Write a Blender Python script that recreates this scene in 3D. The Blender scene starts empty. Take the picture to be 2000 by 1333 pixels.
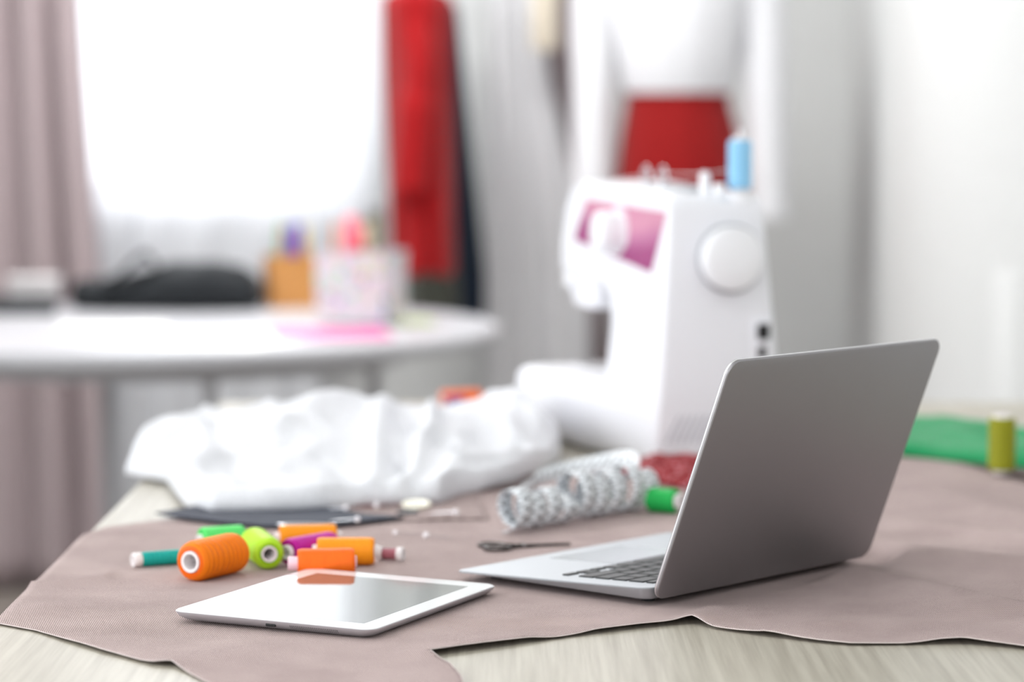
import bpy, bmesh, math, random
from mathutils import Vector, Matrix, noise
from mathutils.geometry import delaunay_2d_cdt
R = math.radians
PI = math.pi
random.seed(7)

# ------------------------------------------------------------------ camera
scene = bpy.context.scene
COL = scene.collection
T = 0.75                      # height of both table tops
CAMH = T + 0.418
PITCH = R(4.56)
FPX = 100 * 2000 / 36
cam_d = bpy.data.cameras.new('camera')
cam_d.lens = 100
cam_d.sensor_width = 36
cam_d.clip_start = 0.05
cam_d.dof.use_dof = True
cam_d.dof.focus_distance = 2.33
cam_d.dof.aperture_fstop = 3.2
cam = bpy.data.objects.new('camera', cam_d)
cam.location = (0, 0, CAMH)
cam.rotation_euler = (PI / 2 - PITCH, 0, 0)
COL.objects.link(cam)
scene.camera = cam

# ------------------------------------------------------------------ light
world = bpy.data.worlds.new('sky')
scene.world = world
world.use_nodes = True
world.node_tree.nodes['Background'].inputs[0].default_value = (0.94, 0.97, 1, 1)
world.node_tree.nodes['Background'].inputs[1].default_value = 4.2
scene.view_settings.view_transform = 'Standard'
scene.view_settings.look = 'None'
scene.view_settings.exposure = 0.27
scene.view_settings.gamma = 1
scene.view_settings.use_curve_mapping = False
scene.cycles.use_denoising = True
scene.cycles.max_bounces = 5
scene.cycles.diffuse_bounces = 4
scene.cycles.glossy_bounces = 3
scene.cycles.use_adaptive_sampling = True
scene.cycles.adaptive_threshold = 0.04
scene.cycles.transparent_max_bounces = 8
scene.cycles.sample_clamp_indirect = 8
scene.cycles.caustics_reflective = False
scene.cycles.caustics_refractive = False

RX0, RX1, RY0, RY1, RH = -2.6, 0.84, -1.5, 7.2, 2.75   # the room
WINS = {'back': (-1.42, -0.37, 0.95, 2.6),
        'left': (-0.2, 4.3, 0.85, 2.45),
        'front': (-2.1, 0.5, 0.9, 2.55)}


def portal(name, loc, rot, sx, sy):
    l = bpy.data.lights.new(name, 'AREA')
    l.shape = 'RECTANGLE'
    l.size, l.size_y = sx, sy
    l.cycles.is_portal = True
    o = bpy.data.objects.new(name, l)
    o.location = loc
    o.rotation_euler = rot
    COL.objects.link(o)


a, b, c, d = WINS['back']
portal('daylight_back', ((a + b) / 2, RY1 + .13, (c + d) / 2), (-PI / 2, 0, 0), b - a, d - c)
a, b, c, d = WINS['left']
portal('daylight_left', (RX0 - .13, (a + b) / 2, (c + d) / 2), (PI / 2, 0, -PI / 2), b - a, d - c)
a, b, c, d = WINS['front']
portal('daylight_front', ((a + b) / 2, RY0 - .13, (c + d) / 2), (PI / 2, 0, 0), b - a, d - c)



def added_fill_light(name, loc, sx, sy, power):  # area fill out of view, added to brighten the room
    l = bpy.data.lights.new(name, 'AREA')
    l.shape = 'RECTANGLE'
    l.size, l.size_y = sx, sy
    l.energy = power
    l.color = (1, 1, 1)
    o = bpy.data.objects.new(name, l)
    o.location = loc
    COL.objects.link(o)


added_fill_light('added_fill_far', (-.6, 5.6, RH - .055), 1.5, .9, 58)  # added fill that lifts the dim back wall and curtains
added_fill_light('added_fill_near', (-.6, 1.6, RH - .055), 1.5, .9, 8)  # weak added fill over the work table


# ------------------------------------------------------------------ helpers
def ray(px, py):
    x, z = (px - 1000) / FPX, -(py - 666.5) / FPX
    cs, sn = math.cos(PITCH), math.sin(PITCH)
    return Vector((x, cs + z * sn, -sn + z * cs))


def at(px, py, h=0.0):
    """point at height h above the table top"""
    r = ray(px, py)
    return Vector((0, 0, CAMH)) + r * ((T + h - CAMH) / r.z)


def atY(px, py, y):
    r = ray(px, py)
    return Vector((0, 0, CAMH)) + r * (y / r.y)


def lin(c):
    return tuple(((v / 255) / 12.92 if v / 255 <= .04045 else ((v / 255 + .055) / 1.055) ** 2.4) for v in c)


def tag(o, label=None, cat=None, group=None, kind=None):
    if label: o['label'] = label
    if cat: o['category'] = cat
    if group: o['group'] = group
    if kind: o['kind'] = kind
    return o


def empty(name, loc, rz=0, rot=None):
    o = bpy.data.objects.new(name, None)
    o.empty_display_size = .02
    o.location = loc
    o.rotation_euler = rot if rot else (0, 0, rz)
    COL.objects.link(o)
    return o


def smooth(me, ang=35):
    me.polygons.foreach_set('use_smooth', [True] * len(me.polygons))
    bm = bmesh.new(); bm.from_mesh(me)
    for e in bm.edges:
        if len(e.link_faces) == 2 and e.calc_face_angle(0) > R(ang):
            e.smooth = False
    bm.to_mesh(me); bm.free()


def obj(name, bm, mat, parent=None, sm=35, loc=None, rot=None):
    me = bpy.data.meshes.new(name)
    bmesh.ops.recalc_face_normals(bm, faces=bm.faces)
    bm.to_mesh(me); bm.free()
    if sm: smooth(me, sm)
    if mat: me.materials.append(mat)
    o = bpy.data.objects.new(name, me)
    COL.objects.link(o)
    if parent: o.parent = parent
    if loc is not None: o.location = loc
    if rot is not None: o.rotation_euler = rot
    return o


def share(name, me, parent, loc, rot=(0, 0, 0), scale=None):
    o = bpy.data.objects.new(name, me)
    COL.objects.link(o)
    o.parent = parent; o.location = loc; o.rotation_euler = rot
    if scale: o.scale = scale
    return o


def BM(): return bmesh.new()


def box(bm, x0, x1, y0, y1, z0, z1, bev=0, seg=2):
    b2 = bmesh.new()
    v = [b2.verts.new(p) for p in ((x0, y0, z0), (x1, y0, z0), (x1, y1, z0), (x0, y1, z0), (x0, y0, z1), (x1, y0, z1), (x1, y1, z1), (x0, y1, z1))]
    for f in ((0, 3, 2, 1), (4, 5, 6, 7), (0, 1, 5, 4), (1, 2, 6, 5), (2, 3, 7, 6), (3, 0, 4, 7)):
        b2.faces.new([v[i] for i in f])
    if bev:
        bmesh.ops.bevel(b2, geom=b2.edges[:], offset=bev, segments=seg, profile=.5, affect='EDGES')
    me = bpy.data.meshes.new('t'); b2.to_mesh(me); b2.free()
    bm.from_mesh(me); bpy.data.meshes.remove(me)
    return bm


def loft(bm, rings, cap0=True, cap1=True, closed=True):
    vs = [[bm.verts.new(p) for p in r] for r in rings]
    n = len(rings[0])
    for a, b in zip(vs, vs[1:]):
        for i in range(n if closed else n - 1):
            j = (i + 1) % n
            bm.faces.new((a[i], a[j], b[j], b[i]))
    if cap0: bm.faces.new(vs[0][::-1])
    if cap1: bm.faces.new(vs[-1])
    return vs


def lathe(bm, prof, n=32, cap0=True, cap1=True, m=None, sx=1, sy=1):
    """prof: (radius, z) list turned about z"""
    m = m or Matrix()
    rings = [[m @ Vector((r * sx * math.cos(2 * PI * i / n), r * sy * math.sin(2 * PI * i / n), z)) for i in range(n)] for r, z in prof]
    loft(bm, rings, cap0, cap1)
    return bm


def axis_matrix(p0, p1):
    z = (Vector(p1) - Vector(p0)).normalized()
    x = Vector((0, 0, 1)).cross(z)
    if x.length < 1e-4: x = Vector((1, 0, 0))
    x.normalize()
    y = z.cross(x)
    m = Matrix((x, y, z)).transposed().to_4x4()
    m.translation = Vector(p0)
    return m


def tube(bm, pts, rad, n=8, closed=False):
    pts = [Vector(p) for p in pts]
    rings = []
    N = len(pts)
    prevx = None
    for i, p in enumerate(pts):
        if closed: t = pts[(i + 1) % N] - pts[i - 1]
        else: t = pts[min(i + 1, N - 1)] - pts[max(i - 1, 0)]
        t.normalize()
        if prevx is None:
            x = t.orthogonal().normalized()
        else:
            x = (prevx - t * prevx.dot(t)).normalized()
        prevx = x
        y = t.cross(x)
        r = rad[i] if isinstance(rad, (list, tuple)) else rad
        rings.append([p + x * r * math.cos(2 * PI * k / n) + y * r * math.sin(2 * PI * k / n) for k in range(n)])
    if closed:
        rings.append(rings[0])
        loft(bm, rings, False, False)
        bmesh.ops.remove_doubles(bm, verts=bm.verts, dist=1e-6)
    else:
        loft(bm, rings)
    return bm


def rrect(x0, x1, y0, y1, r, n=6):
    pts = []
    for cx, cy, a0 in ((x1 - r, y1 - r, 0), (x0 + r, y1 - r, 90), (x0 + r, y0 + r, 180), (x1 - r, y0 + r, 270)):
        for i in range(n + 1):
            a = R(a0 + 90 * i / n)
            pts.append((cx + r * math.cos(a), cy + r * math.sin(a)))
    return pts


def poly_lerp(pts, t):
    """pts: list of (t, value...) sorted; piecewise linear"""
    if t <= pts[0][0]: return pts[0][1:]
    for a, b in zip(pts, pts[1:]):
        if t <= b[0]:
            k = (t - a[0]) / (b[0] - a[0])
            return tuple(u + (v - u) * k for u, v in zip(a[1:], b[1:]))
    return pts[-1][1:]


def sstep(a, b, x):
    t = max(0, min(1, (x - a) / (b - a)))
    return t * t * (3 - 2 * t)


def catmull(P, n):
    P = [Vector(p) for p in P]
    Q = [P[0] * 2 - P[1]] + P + [P[-1] * 2 - P[-2]]
    out = []
    for i in range(1, len(Q) - 2):
        for k in range(n):
            t = k / n
            a, b, c, d = Q[i - 1], Q[i], Q[i + 1], Q[i + 2]
            out.append(.5 * ((2 * b) + (c - a) * t + (2 * a - 5 * b + 4 * c - d) * t * t + (3 * b - a - 3 * c + d) * t ** 3))
    out.append(P[-1])
    return out


# ------------------------------------------------------------------ materials
def mat(name, col, rough=.5, metal=0, spec=.5, emit=None, coat=0, subs=0, **kw):
    m = bpy.data.materials.new(name)
    m.use_nodes = True
    p = m.node_tree.nodes['Principled BSDF']
    p.inputs['Base Color'].default_value = (*lin(col), 1)
    p.inputs['Roughness'].default_value = rough
    p.inputs['Metallic'].default_value = metal
    p.inputs['Specular IOR Level'].default_value = spec
    p.inputs['Coat Weight'].default_value = coat
    if emit:
        p.inputs['Emission Color'].default_value = (*lin(emit[0]), 1)
        p.inputs['Emission Strength'].default_value = emit[1]
    return m


def nodes(m):
    nt = m.node_tree
    return nt, nt.nodes, nt.links, nt.nodes['Principled BSDF']


def mapping(nt, scale=(1, 1, 1), rot=(0, 0, 0), src='Object'):
    tc = nt.nodes.new('ShaderNodeTexCoord')
    mp = nt.nodes.new('ShaderNodeMapping')
    mp.inputs['Scale'].default_value = scale
    mp.inputs['Rotation'].default_value = rot
    nt.links.new(tc.outputs[src], mp.inputs[0])
    return mp.outputs[0]


def ramp(nt, fac, stops):
    r = nt.nodes.new('ShaderNodeValToRGB')
    nt.links.new(fac, r.inputs[0])
    el = r.color_ramp.elements
    while len(el) < len(stops): el.new(.5)
    for e, (p, c) in zip(el, stops):
        e.position = p; e.color = (*lin(c), 1)
    return r.outputs[0]


def noise_tex(nt, vec, scale, detail=3, rough=.5):
    n = nt.nodes.new('ShaderNodeTexNoise')
    n.inputs['Scale'].default_value = scale
    n.inputs['Detail'].default_value = detail
    n.inputs['Roughness'].default_value = rough
    nt.links.new(vec, n.inputs['Vector'])
    return n.outputs[0]


def bump(nt, h, strength, dist, p, base=None):
    b = nt.nodes.new('ShaderNodeBump')
    b.inputs['Strength'].default_value = strength
    b.inputs['Distance'].default_value = dist
    nt.links.new(h, b.inputs['Height'])
    if base: nt.links.new(base, b.inputs['Normal'])
    nt.links.new(b.outputs[0], p.inputs['Normal'])
    return b.outputs[0]


def mixc(nt, fac, a, b, mode='MIX'):
    m = nt.nodes.new('ShaderNodeMix')
    m.data_type = 'RGBA'; m.blend_type = mode
    for sock, v in ((m.inputs[0], fac), (m.inputs[6], a), (m.inputs[7], b)):
        if isinstance(v, (int, float)): sock.default_value = v
        elif isinstance(v, tuple): sock.default_value = (*lin(v), 1)
        else: nt.links.new(v, sock)
    return m.outputs[2]


def twill(name, c0, c1, period=.00145, angle=-14, rough=.92):
    """ribbed twill: raised cords crossed by finer picks"""
    m = mat(name, c0, rough, spec=.12)
    nt, N, L, p = nodes(m)
    v = mapping(nt, rot=(0, 0, R(angle)))
    w = N.new('ShaderNodeTexWave'); w.inputs['Scale'].default_value = .314 / period
    w.inputs['Distortion'].default_value = .8; w.inputs['Detail'].default_value = 1
    w.inputs['Detail Scale'].default_value = .4
    L.new(v, w.inputs['Vector'])
    w2 = N.new('ShaderNodeTexWave'); w2.bands_direction = 'DIAGONAL'
    w2.inputs['Scale'].default_value = .314 / (period * 1.6); w2.inputs['Distortion'].default_value = .8
    w2.inputs['Detail'].default_value = 1; w2.inputs['Detail Scale'].default_value = .4
    L.new(v, w2.inputs['Vector'])
    mth = N.new('ShaderNodeMath'); mth.operation = 'MULTIPLY_ADD'; mth.inputs[1].default_value = .3
    L.new(w2.outputs['Fac'], mth.inputs[0])
    sc = N.new('ShaderNodeMath'); sc.operation = 'MULTIPLY'; sc.inputs[1].default_value = .7
    L.new(w.outputs['Fac'], sc.inputs[0]); L.new(sc.outputs[0], mth.inputs[2])
    h = mth.outputs[0]
    col = ramp(nt, h, [(.22, c1), (.72, c0)])
    n1 = noise_tex(nt, mapping(nt), 14, 4)
    shade = ramp(nt, n1, [(.3, (232, 230, 230)), (.7, (255, 255, 255))])
    L.new(mixc(nt, 1.0, col, shade, 'MULTIPLY'), p.inputs['Base Color'])
    bump(nt, h, .6, .0005, p)
    return m


def fabric(name, c, rough=.9, grain=900, sheen=.1, trans=0):
    m = mat(name, c, rough, spec=.2)
    nt, N, L, p = nodes(m)
    n1 = noise_tex(nt, mapping(nt), grain, 2)
    shade = ramp(nt, n1, [(.3, (225, 225, 225)), (.7, (255, 255, 255))])
    L.new(mixc(nt, 1.0, c, shade, 'MULTIPLY'), p.inputs['Base Color'])
    bump(nt, n1, .25, .0006, p)
    p.inputs['Sheen Weight'].default_value = sheen
    if trans:
        out = N['Material Output']
        t = N.new('ShaderNodeBsdfTranslucent'); t.inputs[0].default_value = (*lin(c), 1)
        mx = N.new('ShaderNodeMixShader'); mx.inputs[0].default_value = trans
        L.new(p.outputs[0], mx.inputs[1]); L.new(t.outputs[0], mx.inputs[2]); L.new(mx.outputs[0], out.inputs[0])
    return m


def sheer_mat(name, c, see=.3):
    m = mat(name, c, .9, spec=.1)
    nt, N, L, p = nodes(m)
    out = N['Material Output']
    t = N.new('ShaderNodeBsdfTranslucent'); t.inputs[0].default_value = (*lin(c), 1)
    tr = N.new('ShaderNodeBsdfTransparent')
    m1 = N.new('ShaderNodeMixShader'); m1.inputs[0].default_value = .5
    m2 = N.new('ShaderNodeMixShader'); m2.inputs[0].default_value = see
    L.new(p.outputs[0], m1.inputs[1]); L.new(t.outputs[0], m1.inputs[2])
    L.new(m1.outputs[0], m2.inputs[1]); L.new(tr.outputs[0], m2.inputs[2]); L.new(m2.outputs[0], out.inputs[0])
    return m


def thread_mat(name, c, dark):
    m = mat(name, c, .5, spec=.25)
    nt, N, L, p = nodes(m)
    v = mapping(nt)
    w = N.new('ShaderNodeTexWave'); w.bands_direction = 'Z'
    w.inputs['Scale'].default_value = .314 / .0007; w.inputs['Distortion'].default_value = 1.5
    L.new(v, w.inputs['Vector'])
    n1 = noise_tex(nt, mapping(nt, (1, 1, 6)), 60, 2)
    f = N.new('ShaderNodeMath'); f.operation = 'MULTIPLY'
    L.new(w.outputs['Fac'], f.inputs[0]); L.new(n1, f.inputs[1])
    L.new(ramp(nt, f.outputs[0], [(0, dark), (.24, c)]), p.inputs['Base Color'])
    bump(nt, w.outputs['Fac'], .4, .0002, p)
    return m


def plain_noise(name, c0, c1, scale, rough=.6, spec=.4, bmp=0):
    m = mat(name, c0, rough, spec=spec)
    nt, N, L, p = nodes(m)
    n1 = noise_tex(nt, mapping(nt), scale, 4)
    L.new(ramp(nt, n1, [(.35, c1), (.65, c0)]), p.inputs['Base Color'])
    if bmp: bump(nt, n1, .3, bmp, p)
    return m


def wood_mat(name, c0, c1, along='y', rough=.45, k=1):
    m = mat(name, c0, rough, spec=.4)
    nt, N, L, p = nodes(m)
    s = (70 * k, 1.6 * k, 70 * k) if along == 'y' else (1.6 * k, 70 * k, 70 * k)
    n1 = noise_tex(nt, mapping(nt, s), 2.2, 6, .65)
    n2 = noise_tex(nt, mapping(nt, (s[0] * .12, s[1] * .5, s[2] * .12)), 2, 2)
    col = ramp(nt, n1, [(.32, c1), (.62, c0)])
    shade = ramp(nt, n2, [(.3, (236, 236, 234)), (.7, (255, 255, 255))])
    L.new(mixc(nt, 1.0, col, shade, 'MULTIPLY'), p.inputs['Base Color'])
    bump(nt, n1, .15, .0005, p)
    return m


M = {}
M['wall'] = plain_noise('wall_paint', (213, 214, 213), (210, 211, 210), 30, .85, .2)
M['ceil'] = mat('ceiling_paint', (242, 242, 240), .9, spec=.1)
M['floor'] = wood_mat('floor_laminate', (150, 142, 134), (122, 114, 108), 'y', .4, .4)
M['white_frame'] = mat('window_frame_white', (240, 240, 240), .4)
M['mauve_curtain'] = fabric('mauve_curtain', (190, 174, 176), .9, 200, .1, .15)
M['sheer'] = sheer_mat('white_sheer', (248, 249, 252), .35)
M['drape'] = fabric('white_drape', (250, 250, 252), .9, 200, .1, .25)
M['oak'] = wood_mat('bleached_oak', (196, 190, 176), (166, 159, 145), 'y', .38)
M['taupe'] = twill('taupe_twill', (226, 207, 203), (122, 103, 101))
M['taupe2'] = twill('taupe_twill_light', (214, 196, 192), (116, 98, 96), angle=80)
M['navy'] = fabric('navy_felt', (62, 66, 80), .95, 700)
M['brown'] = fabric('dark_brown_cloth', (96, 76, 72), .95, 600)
M['burgundy'] = fabric('burgundy_cloth', (130, 80, 78), .95, 600)
M['white_cloth'] = fabric('white_cotton', (250, 251, 255), .85, 500, .1, .12)
M['green_cloth'] = fabric('green_cloth', (28, 158, 96), .7, 500)
M['red_coat'] = fabric('red_cloth', (156, 8, 14), .85, 300)
M['red_skirt'] = fabric('red_skirt_cloth', (138, 12, 12), .85, 300)
M['navy_coat'] = fabric('navy_coat_cloth', (36, 48, 64), .9, 300)
M['grey_coat'] = fabric('grey_green_cloth', (84, 86, 78), .9, 300)
M['blouse'] = fabric('white_blouse', (238, 238, 241), .85, 300, .1, .1)
M['alu'] = mat('aluminium', (176, 174, 174), .38, 1)
M['alu_lid'] = mat('aluminium_lid', (158, 156, 158), .48, 1)
M['edge'] = mat('polished_aluminium', (236, 236, 238), .3, .9)
M['alu_deck'] = mat('aluminium_deck', (178, 182, 186), .42, .85)
M['trackpad'] = mat('trackpad_glass', (200, 205, 208), .25, .6)
M['key'] = mat('black_key', (34, 36, 36), .45)
M['bezel'] = mat('black_glass', (12, 12, 14), .12)
M['display'] = mat('display_glass', (8, 8, 10), .06)
M['rubber'] = mat('dark_rubber', (40, 40, 42), .8)
M['tab_back'] = mat('tablet_aluminium', (200, 199, 203), .36, .65)
M['tab_glass'] = mat('white_tablet_glass', (236, 238, 238), .04, spec=.8)
M['tab_screen'] = mat('tablet_screen', (16, 17, 16), .03, spec=1.0, emit=((226, 236, 224), .12))  # faint glow stands in for the bright wall reflected in dark glass
M['port'] = mat('port_black', (14, 14, 16), .6)
M['plastic'] = mat('white_plastic', (240, 240, 245), .32, spec=.5)
M['plastic2'] = mat('white_plastic_knob', (243, 243, 246), .28, spec=.5)
M['plastic_grey'] = mat('grey_plastic', (176, 178, 182), .4)
M['vent'] = mat('vent_grey', (190, 190, 196), .5)
M['steel'] = mat('bright_steel', (205, 206, 210), .18, 1)
M['dark_steel'] = mat('dark_steel', (66, 58, 56), .28, 1)
M['gap'] = mat('seam_grey', (150, 150, 154), .7)
M['core'] = mat('white_core', (238, 232, 232), .5)
M['core_pink'] = mat('pale_pink_core', (246, 208, 220), .45)
M['core_in'] = mat('grey_core_inside', (172, 164, 152), .7)
M['table_white'] = mat('white_laminate', (186, 186, 190), .35, spec=.55)
M['paper'] = mat('white_paper', (247, 247, 244), .6)
M['pink_paper'] = mat('pink_paper', (204, 96, 152), .6)
M['green_paper'] = mat('pale_green_paper', (170, 186, 130), .6)
M['black_cloth'] = fabric('black_nylon', (36, 39, 42), .7, 400)
M['dark_folder'] = mat('dark_grey_board', (48, 50, 52), .6)
M['pale_box'] = mat('pale_grey_card', (198, 194, 194), .7)
M['tan'] = wood_mat('tan_wood', (206, 148, 84), (184, 122, 62), 'y', .5, 1)
M['pearl'] = mat('pearl_bead', (250, 246, 250), .12, 0)
M['cream'] = mat('cream_button', (238, 234, 214), .35)
M['blackb'] = mat('black_button', (40, 46, 52), .3)
M['glass'] = mat('window_glass', (255, 255, 255), .02)
nt, N, L, p = nodes(M['glass'])
tr = N.new('ShaderNodeBsdfTransparent'); mx = N.new('ShaderNodeMixShader'); mx.inputs[0].default_value = .06
L.new(tr.outputs[0], mx.inputs[1]); L.new(p.outputs[0], mx.inputs[2]); L.new(mx.outputs[0], N['Material Output'].inputs[0])

# pink decal of the machine: printed flat artwork, magenta fan on rose
m = mat('pink_panel', (222, 150, 186), .35)
nt, N, L, p = nodes(m)
v = mapping(nt, rot=(0, 0, 0))
w = N.new('ShaderNodeTexWave'); w.inputs['Scale'].default_value = 2.6; w.inputs['Distortion'].default_value = 5; w.inputs['Detail'].default_value = 1
w.wave_type = 'RINGS'
L.new(v, w.inputs['Vector'])
L.new(ramp(nt, w.outputs['Fac'], [(.1, (158, 60, 120)), (.5, (186, 112, 152)), (.9, (206, 138, 164))]), p.inputs['Base Color'])
M['decal'] = m
# speckled floral print
m = mat('floral_card', (238, 228, 236), .6)
nt, N, L, p = nodes(m)
vo = N.new('ShaderNodeTexVoronoi'); vo.inputs['Scale'].default_value = 42
L.new(mapping(nt), vo.inputs['Vector'])
hs = N.new('ShaderNodeHueSaturation'); hs.inputs['Saturation'].default_value = .8; hs.inputs['Value'].default_value = .75
L.new(vo.outputs['Color'], hs.inputs['Color'])
dots = ramp(nt, vo.outputs['Distance'], [(.25, (255, 255, 255)), (.42, (0, 0, 0))])
L.new(mixc(nt, dots, (208, 198, 205), hs.outputs[0]), p.inputs['Base Color'])
M['floral'] = m
# red print
m = mat('red_print', (170, 30, 44), .8)
nt, N, L, p = nodes(m)
vo = N.new('ShaderNodeTexVoronoi'); vo.inputs['Scale'].default_value = 130
L.new(mapping(nt), vo.inputs['Vector'])
L.new(ramp(nt, vo.outputs['Distance'], [(.2, (214, 150, 158)), (.36, (150, 18, 30)), (.8, (124, 8, 16))]), p.inputs['Base Color'])
M['red_print'] = m
# measuring tape: white with black centimetre ticks and figures along U
m = mat('tape_print', (222, 226, 230), .45)
nt, N, L, p = nodes(m)
uv = N.new('ShaderNodeUVMap'); uv.uv_map = 'UVMap'
sep = N.new('ShaderNodeSeparateXYZ'); L.new(uv.outputs[0], sep.inputs[0])


def mth(op, a, b=None, c=None):
    n = N.new('ShaderNodeMath'); n.operation = op
    for i, v in enumerate((a, b, c)):
        if v is None: continue
        if isinstance(v, (int, float)): n.inputs[i].default_value = v
        else: L.new(v, n.inputs[i])
    return n.outputs[0]


U, V = sep.outputs[0], sep.outputs[1]           # U in centimetres, V 0..1 across
fr = mth('FRACT', U)
edge = mth('ABSOLUTE', mth('SUBTRACT', V, .5))
tick = mth('MULTIPLY', mth('LESS_THAN', fr, .13), mth('GREATER_THAN', edge, .22))
half = mth('MULTIPLY', mth('LESS_THAN', mth('FRACT', mth('MULTIPLY', U, 5)), .3), mth('GREATER_THAN', edge, .36))
fig = mth('MULTIPLY', mth('LESS_THAN', mth('ABSOLUTE', mth('SUBTRACT', fr, .58)), .24), mth('LESS_THAN', edge, .20))
nz = N.new('ShaderNodeTexNoise'); nz.inputs['Scale'].default_value = 6.0; L.new(uv.outputs[0], nz.inputs['Vector'])
fig = mth('MULTIPLY', fig, mth('GREATER_THAN', nz.outputs[0], .47))
mk = mth('MAXIMUM', tick, fig)
L.new(mixc(nt, mk, (232, 236, 240), (10, 12, 16)), p.inputs['Base Color'])
M['tape'] = m

THREADS = {
    'orange': ((255, 138, 12), (230, 96, 0)), 'orange_red': ((255, 120, 26), (238, 84, 10)), 'amber': ((255, 164, 26), (240, 124, 8)),
    'teal': ((26, 178, 168), (6, 140, 132)), 'mint': ((108, 234, 124), (62, 196, 88)), 'lime': ((190, 238, 56), (156, 206, 28)),
    'magenta': ((204, 26, 164), (162, 6, 126)), 'mauve': ((176, 106, 118), (142, 78, 90)), 'green': ((44, 198, 96), (18, 152, 62)),
    'olive': ((160, 162, 36), (104, 106, 10)), 'blue': ((164, 218, 250), (112, 182, 228)), 'purple': ((110, 68, 166), (80, 42, 128))}
TH = {k: thread_mat('thread_' + k, *v) for k, v in THREADS.items()}

# ------------------------------------------------------------------ the room
WT = .12


def wall(name, axis, pos, sgn, lo, hi, win=None):
    bm = BM()
    w0, w1 = (pos, pos + WT) if sgn > 0 else (pos - WT, pos)
    parts = [(lo, hi, 0, RH)]
    if win:
        a, b, c, d = win
        parts = [(lo, a, 0, RH), (b, hi, 0, RH), (a, b, 0, c), (a, b, d, RH)]
    for (u0, u1, z0, z1) in parts:
        if axis == 'y': box(bm, u0, u1, w0, w1, z0, z1)
        else: box(bm, w0, w1, u0, u1, z0, z1)
    return tag(obj(name, bm, M['wall'], sm=0), kind='structure')


wall('wall_back', 'y', RY1, 1, RX0 - WT, RX1 + WT, WINS['back'])
wall('wall_front', 'y', RY0, -1, RX0 - WT, RX1 + WT, WINS['front'])
wall('wall_left', 'x', RX0, -1, RY0, RY1, WINS['left'])
wall('wall_right', 'x', RX1, 1, RY0, RY1)
tag(obj('floor', box(BM(), RX0 - WT, RX1 + WT, RY0 - WT, RY1 + WT, -.06, 0), M['floor'], sm=0), kind='structure')
tag(obj('ceiling', box(BM(), RX0 - WT, RX1 + WT, RY0 - WT, RY1 + WT, RH, RH + .06), M['ceil'], sm=0), kind='structure')
bm = BM(); box(bm, RX1 - .003, RX1, 4.70, 4.95, 0, .90, .0008)
tag(obj('trim_1', bm, M['wall']), kind='structure')
bm = BM(); box(bm, RX0, RX1 - .016, RY1 - .014, RY1, 0, .08, .003)
tag(obj('baseboard_back', bm, M['white_frame']), kind='structure')
bm = BM(); box(bm, RX1 - .014, RX1, RY0, RY1, 0, .08, .003)
tag(obj('baseboard_right', bm, M['white_frame']), kind='structure')


for cy_, lb in ((5.6, 'unseen panel of the added fill light above the round table'), (1.6, 'unseen panel of the added fill light above the front of the work table')):  # out-of-view housings made up for the two added fills
    lr = empty('added_fill_panel', (-.6, cy_, RH)); tag(lr, lb, 'ceiling lamp', 'added fill panels')
    bm = BM(); box(bm, -.8, .8, -.5, .5, -.05, -.001, .006); obj('housing', bm, M['white_frame'], lr)


def window(n, axis, pos, win, mull):
    a, b, c, d = win
    root = tag(empty('window_%d' % n, (0, 0, 0)), kind='structure')
    fr = BM()
    f = .05

    def bx(bm, u0, u1, z0, z1, d0, d1):
        if axis == 'y': box(bm, u0, u1, pos + d0, pos + d1, z0, z1, .004)
        else: box(bm, pos + d0, pos + d1, u0, u1, z0, z1, .004)
    for r in ((a, a + f, c, d), (b - f, b, c, d), (a + f, b - f, c, c + f), (a + f, b - f, d - f, d)):
        bx(fr, *r, .03, .08)
    us = [a + f + (b - a - 2 * f) * i / (mull + 1) for i in range(mull + 2)]
    for u in us[1:-1]: bx(fr, u - .025, u + .025, c + f, d - f, .03, .08)
    obj('window_frame', fr, M['white_frame'], root)
    for u0, u1 in zip(us, us[1:]):
        g = BM(); bx(g, u0 + .01, u1 - .01, c + f, d - f, .052, .056)
        obj('pane', g, M['glass'], root, sm=0)
    return root


a, b, c, d = WINS['back']
wr = window(1, 'y', RY1, WINS['back'], 1)
bm = BM(); box(bm, a - .04, b + .04, RY1 - .10, RY1 + .03, c - .03, c, .006); obj('window_sill', bm, M['white_frame'], wr)
window(2, 'x', RX0 - WT, WINS['left'], 4)
window(3, 'y', RY0 - WT, WINS['front'], 2)


# ------------------------------------------------------------------ curtains
def curtain(name, mt, x_top, x_bot, y, z0, z1, folds, amp, label, cat='curtain', group=None, seed=0, bulge=0, mid=None):
    rnd = random.Random(seed)
    ph = [rnd.uniform(-.5, .5) for _ in range(folds + 2)]
    nx, nz = folds * 10, 36
    bm = BM()
    rows = []
    for j in range(nz + 1):
        t = j / nz
        z = z1 + (z0 - z1) * t
        k = t if mid is None else sstep(mid[0], mid[1], t)
        xa = x_top[0] + (x_bot[0] - x_top[0]) * k
        xb = x_top[1] + (x_bot[1] - x_top[1]) * k
        row = []
        for i in range(nx + 1):
            s = i / nx
            q = s * folds
            q += .25 * math.sin(q * 1.3 + ph[0] * 6) + .12 * math.sin(t * 3 + ph[1] * 9 + q)
            dy = amp * math.sin(2 * PI * q) * (1 + .3 * math.sin(3 * q + ph[2] * 5))
            dx = .25 * amp * math.cos(2 * PI * q)
            row.append(bm.verts.new((xa + (xb - xa) * s + dx, y + dy, z)))
        rows.append(row)
    for r0, r1 in zip(rows, rows[1:]):
        for i in range(nx): bm.faces.new((r0[i], r0[i + 1], r1[i + 1], r1[i]))
    o = obj(name, bm, mt, sm=80)
    md = o.modifiers.new('thick', 'SOLIDIFY'); md.thickness = .003
    if label: tag(o, label, cat, group)
    return o


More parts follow.
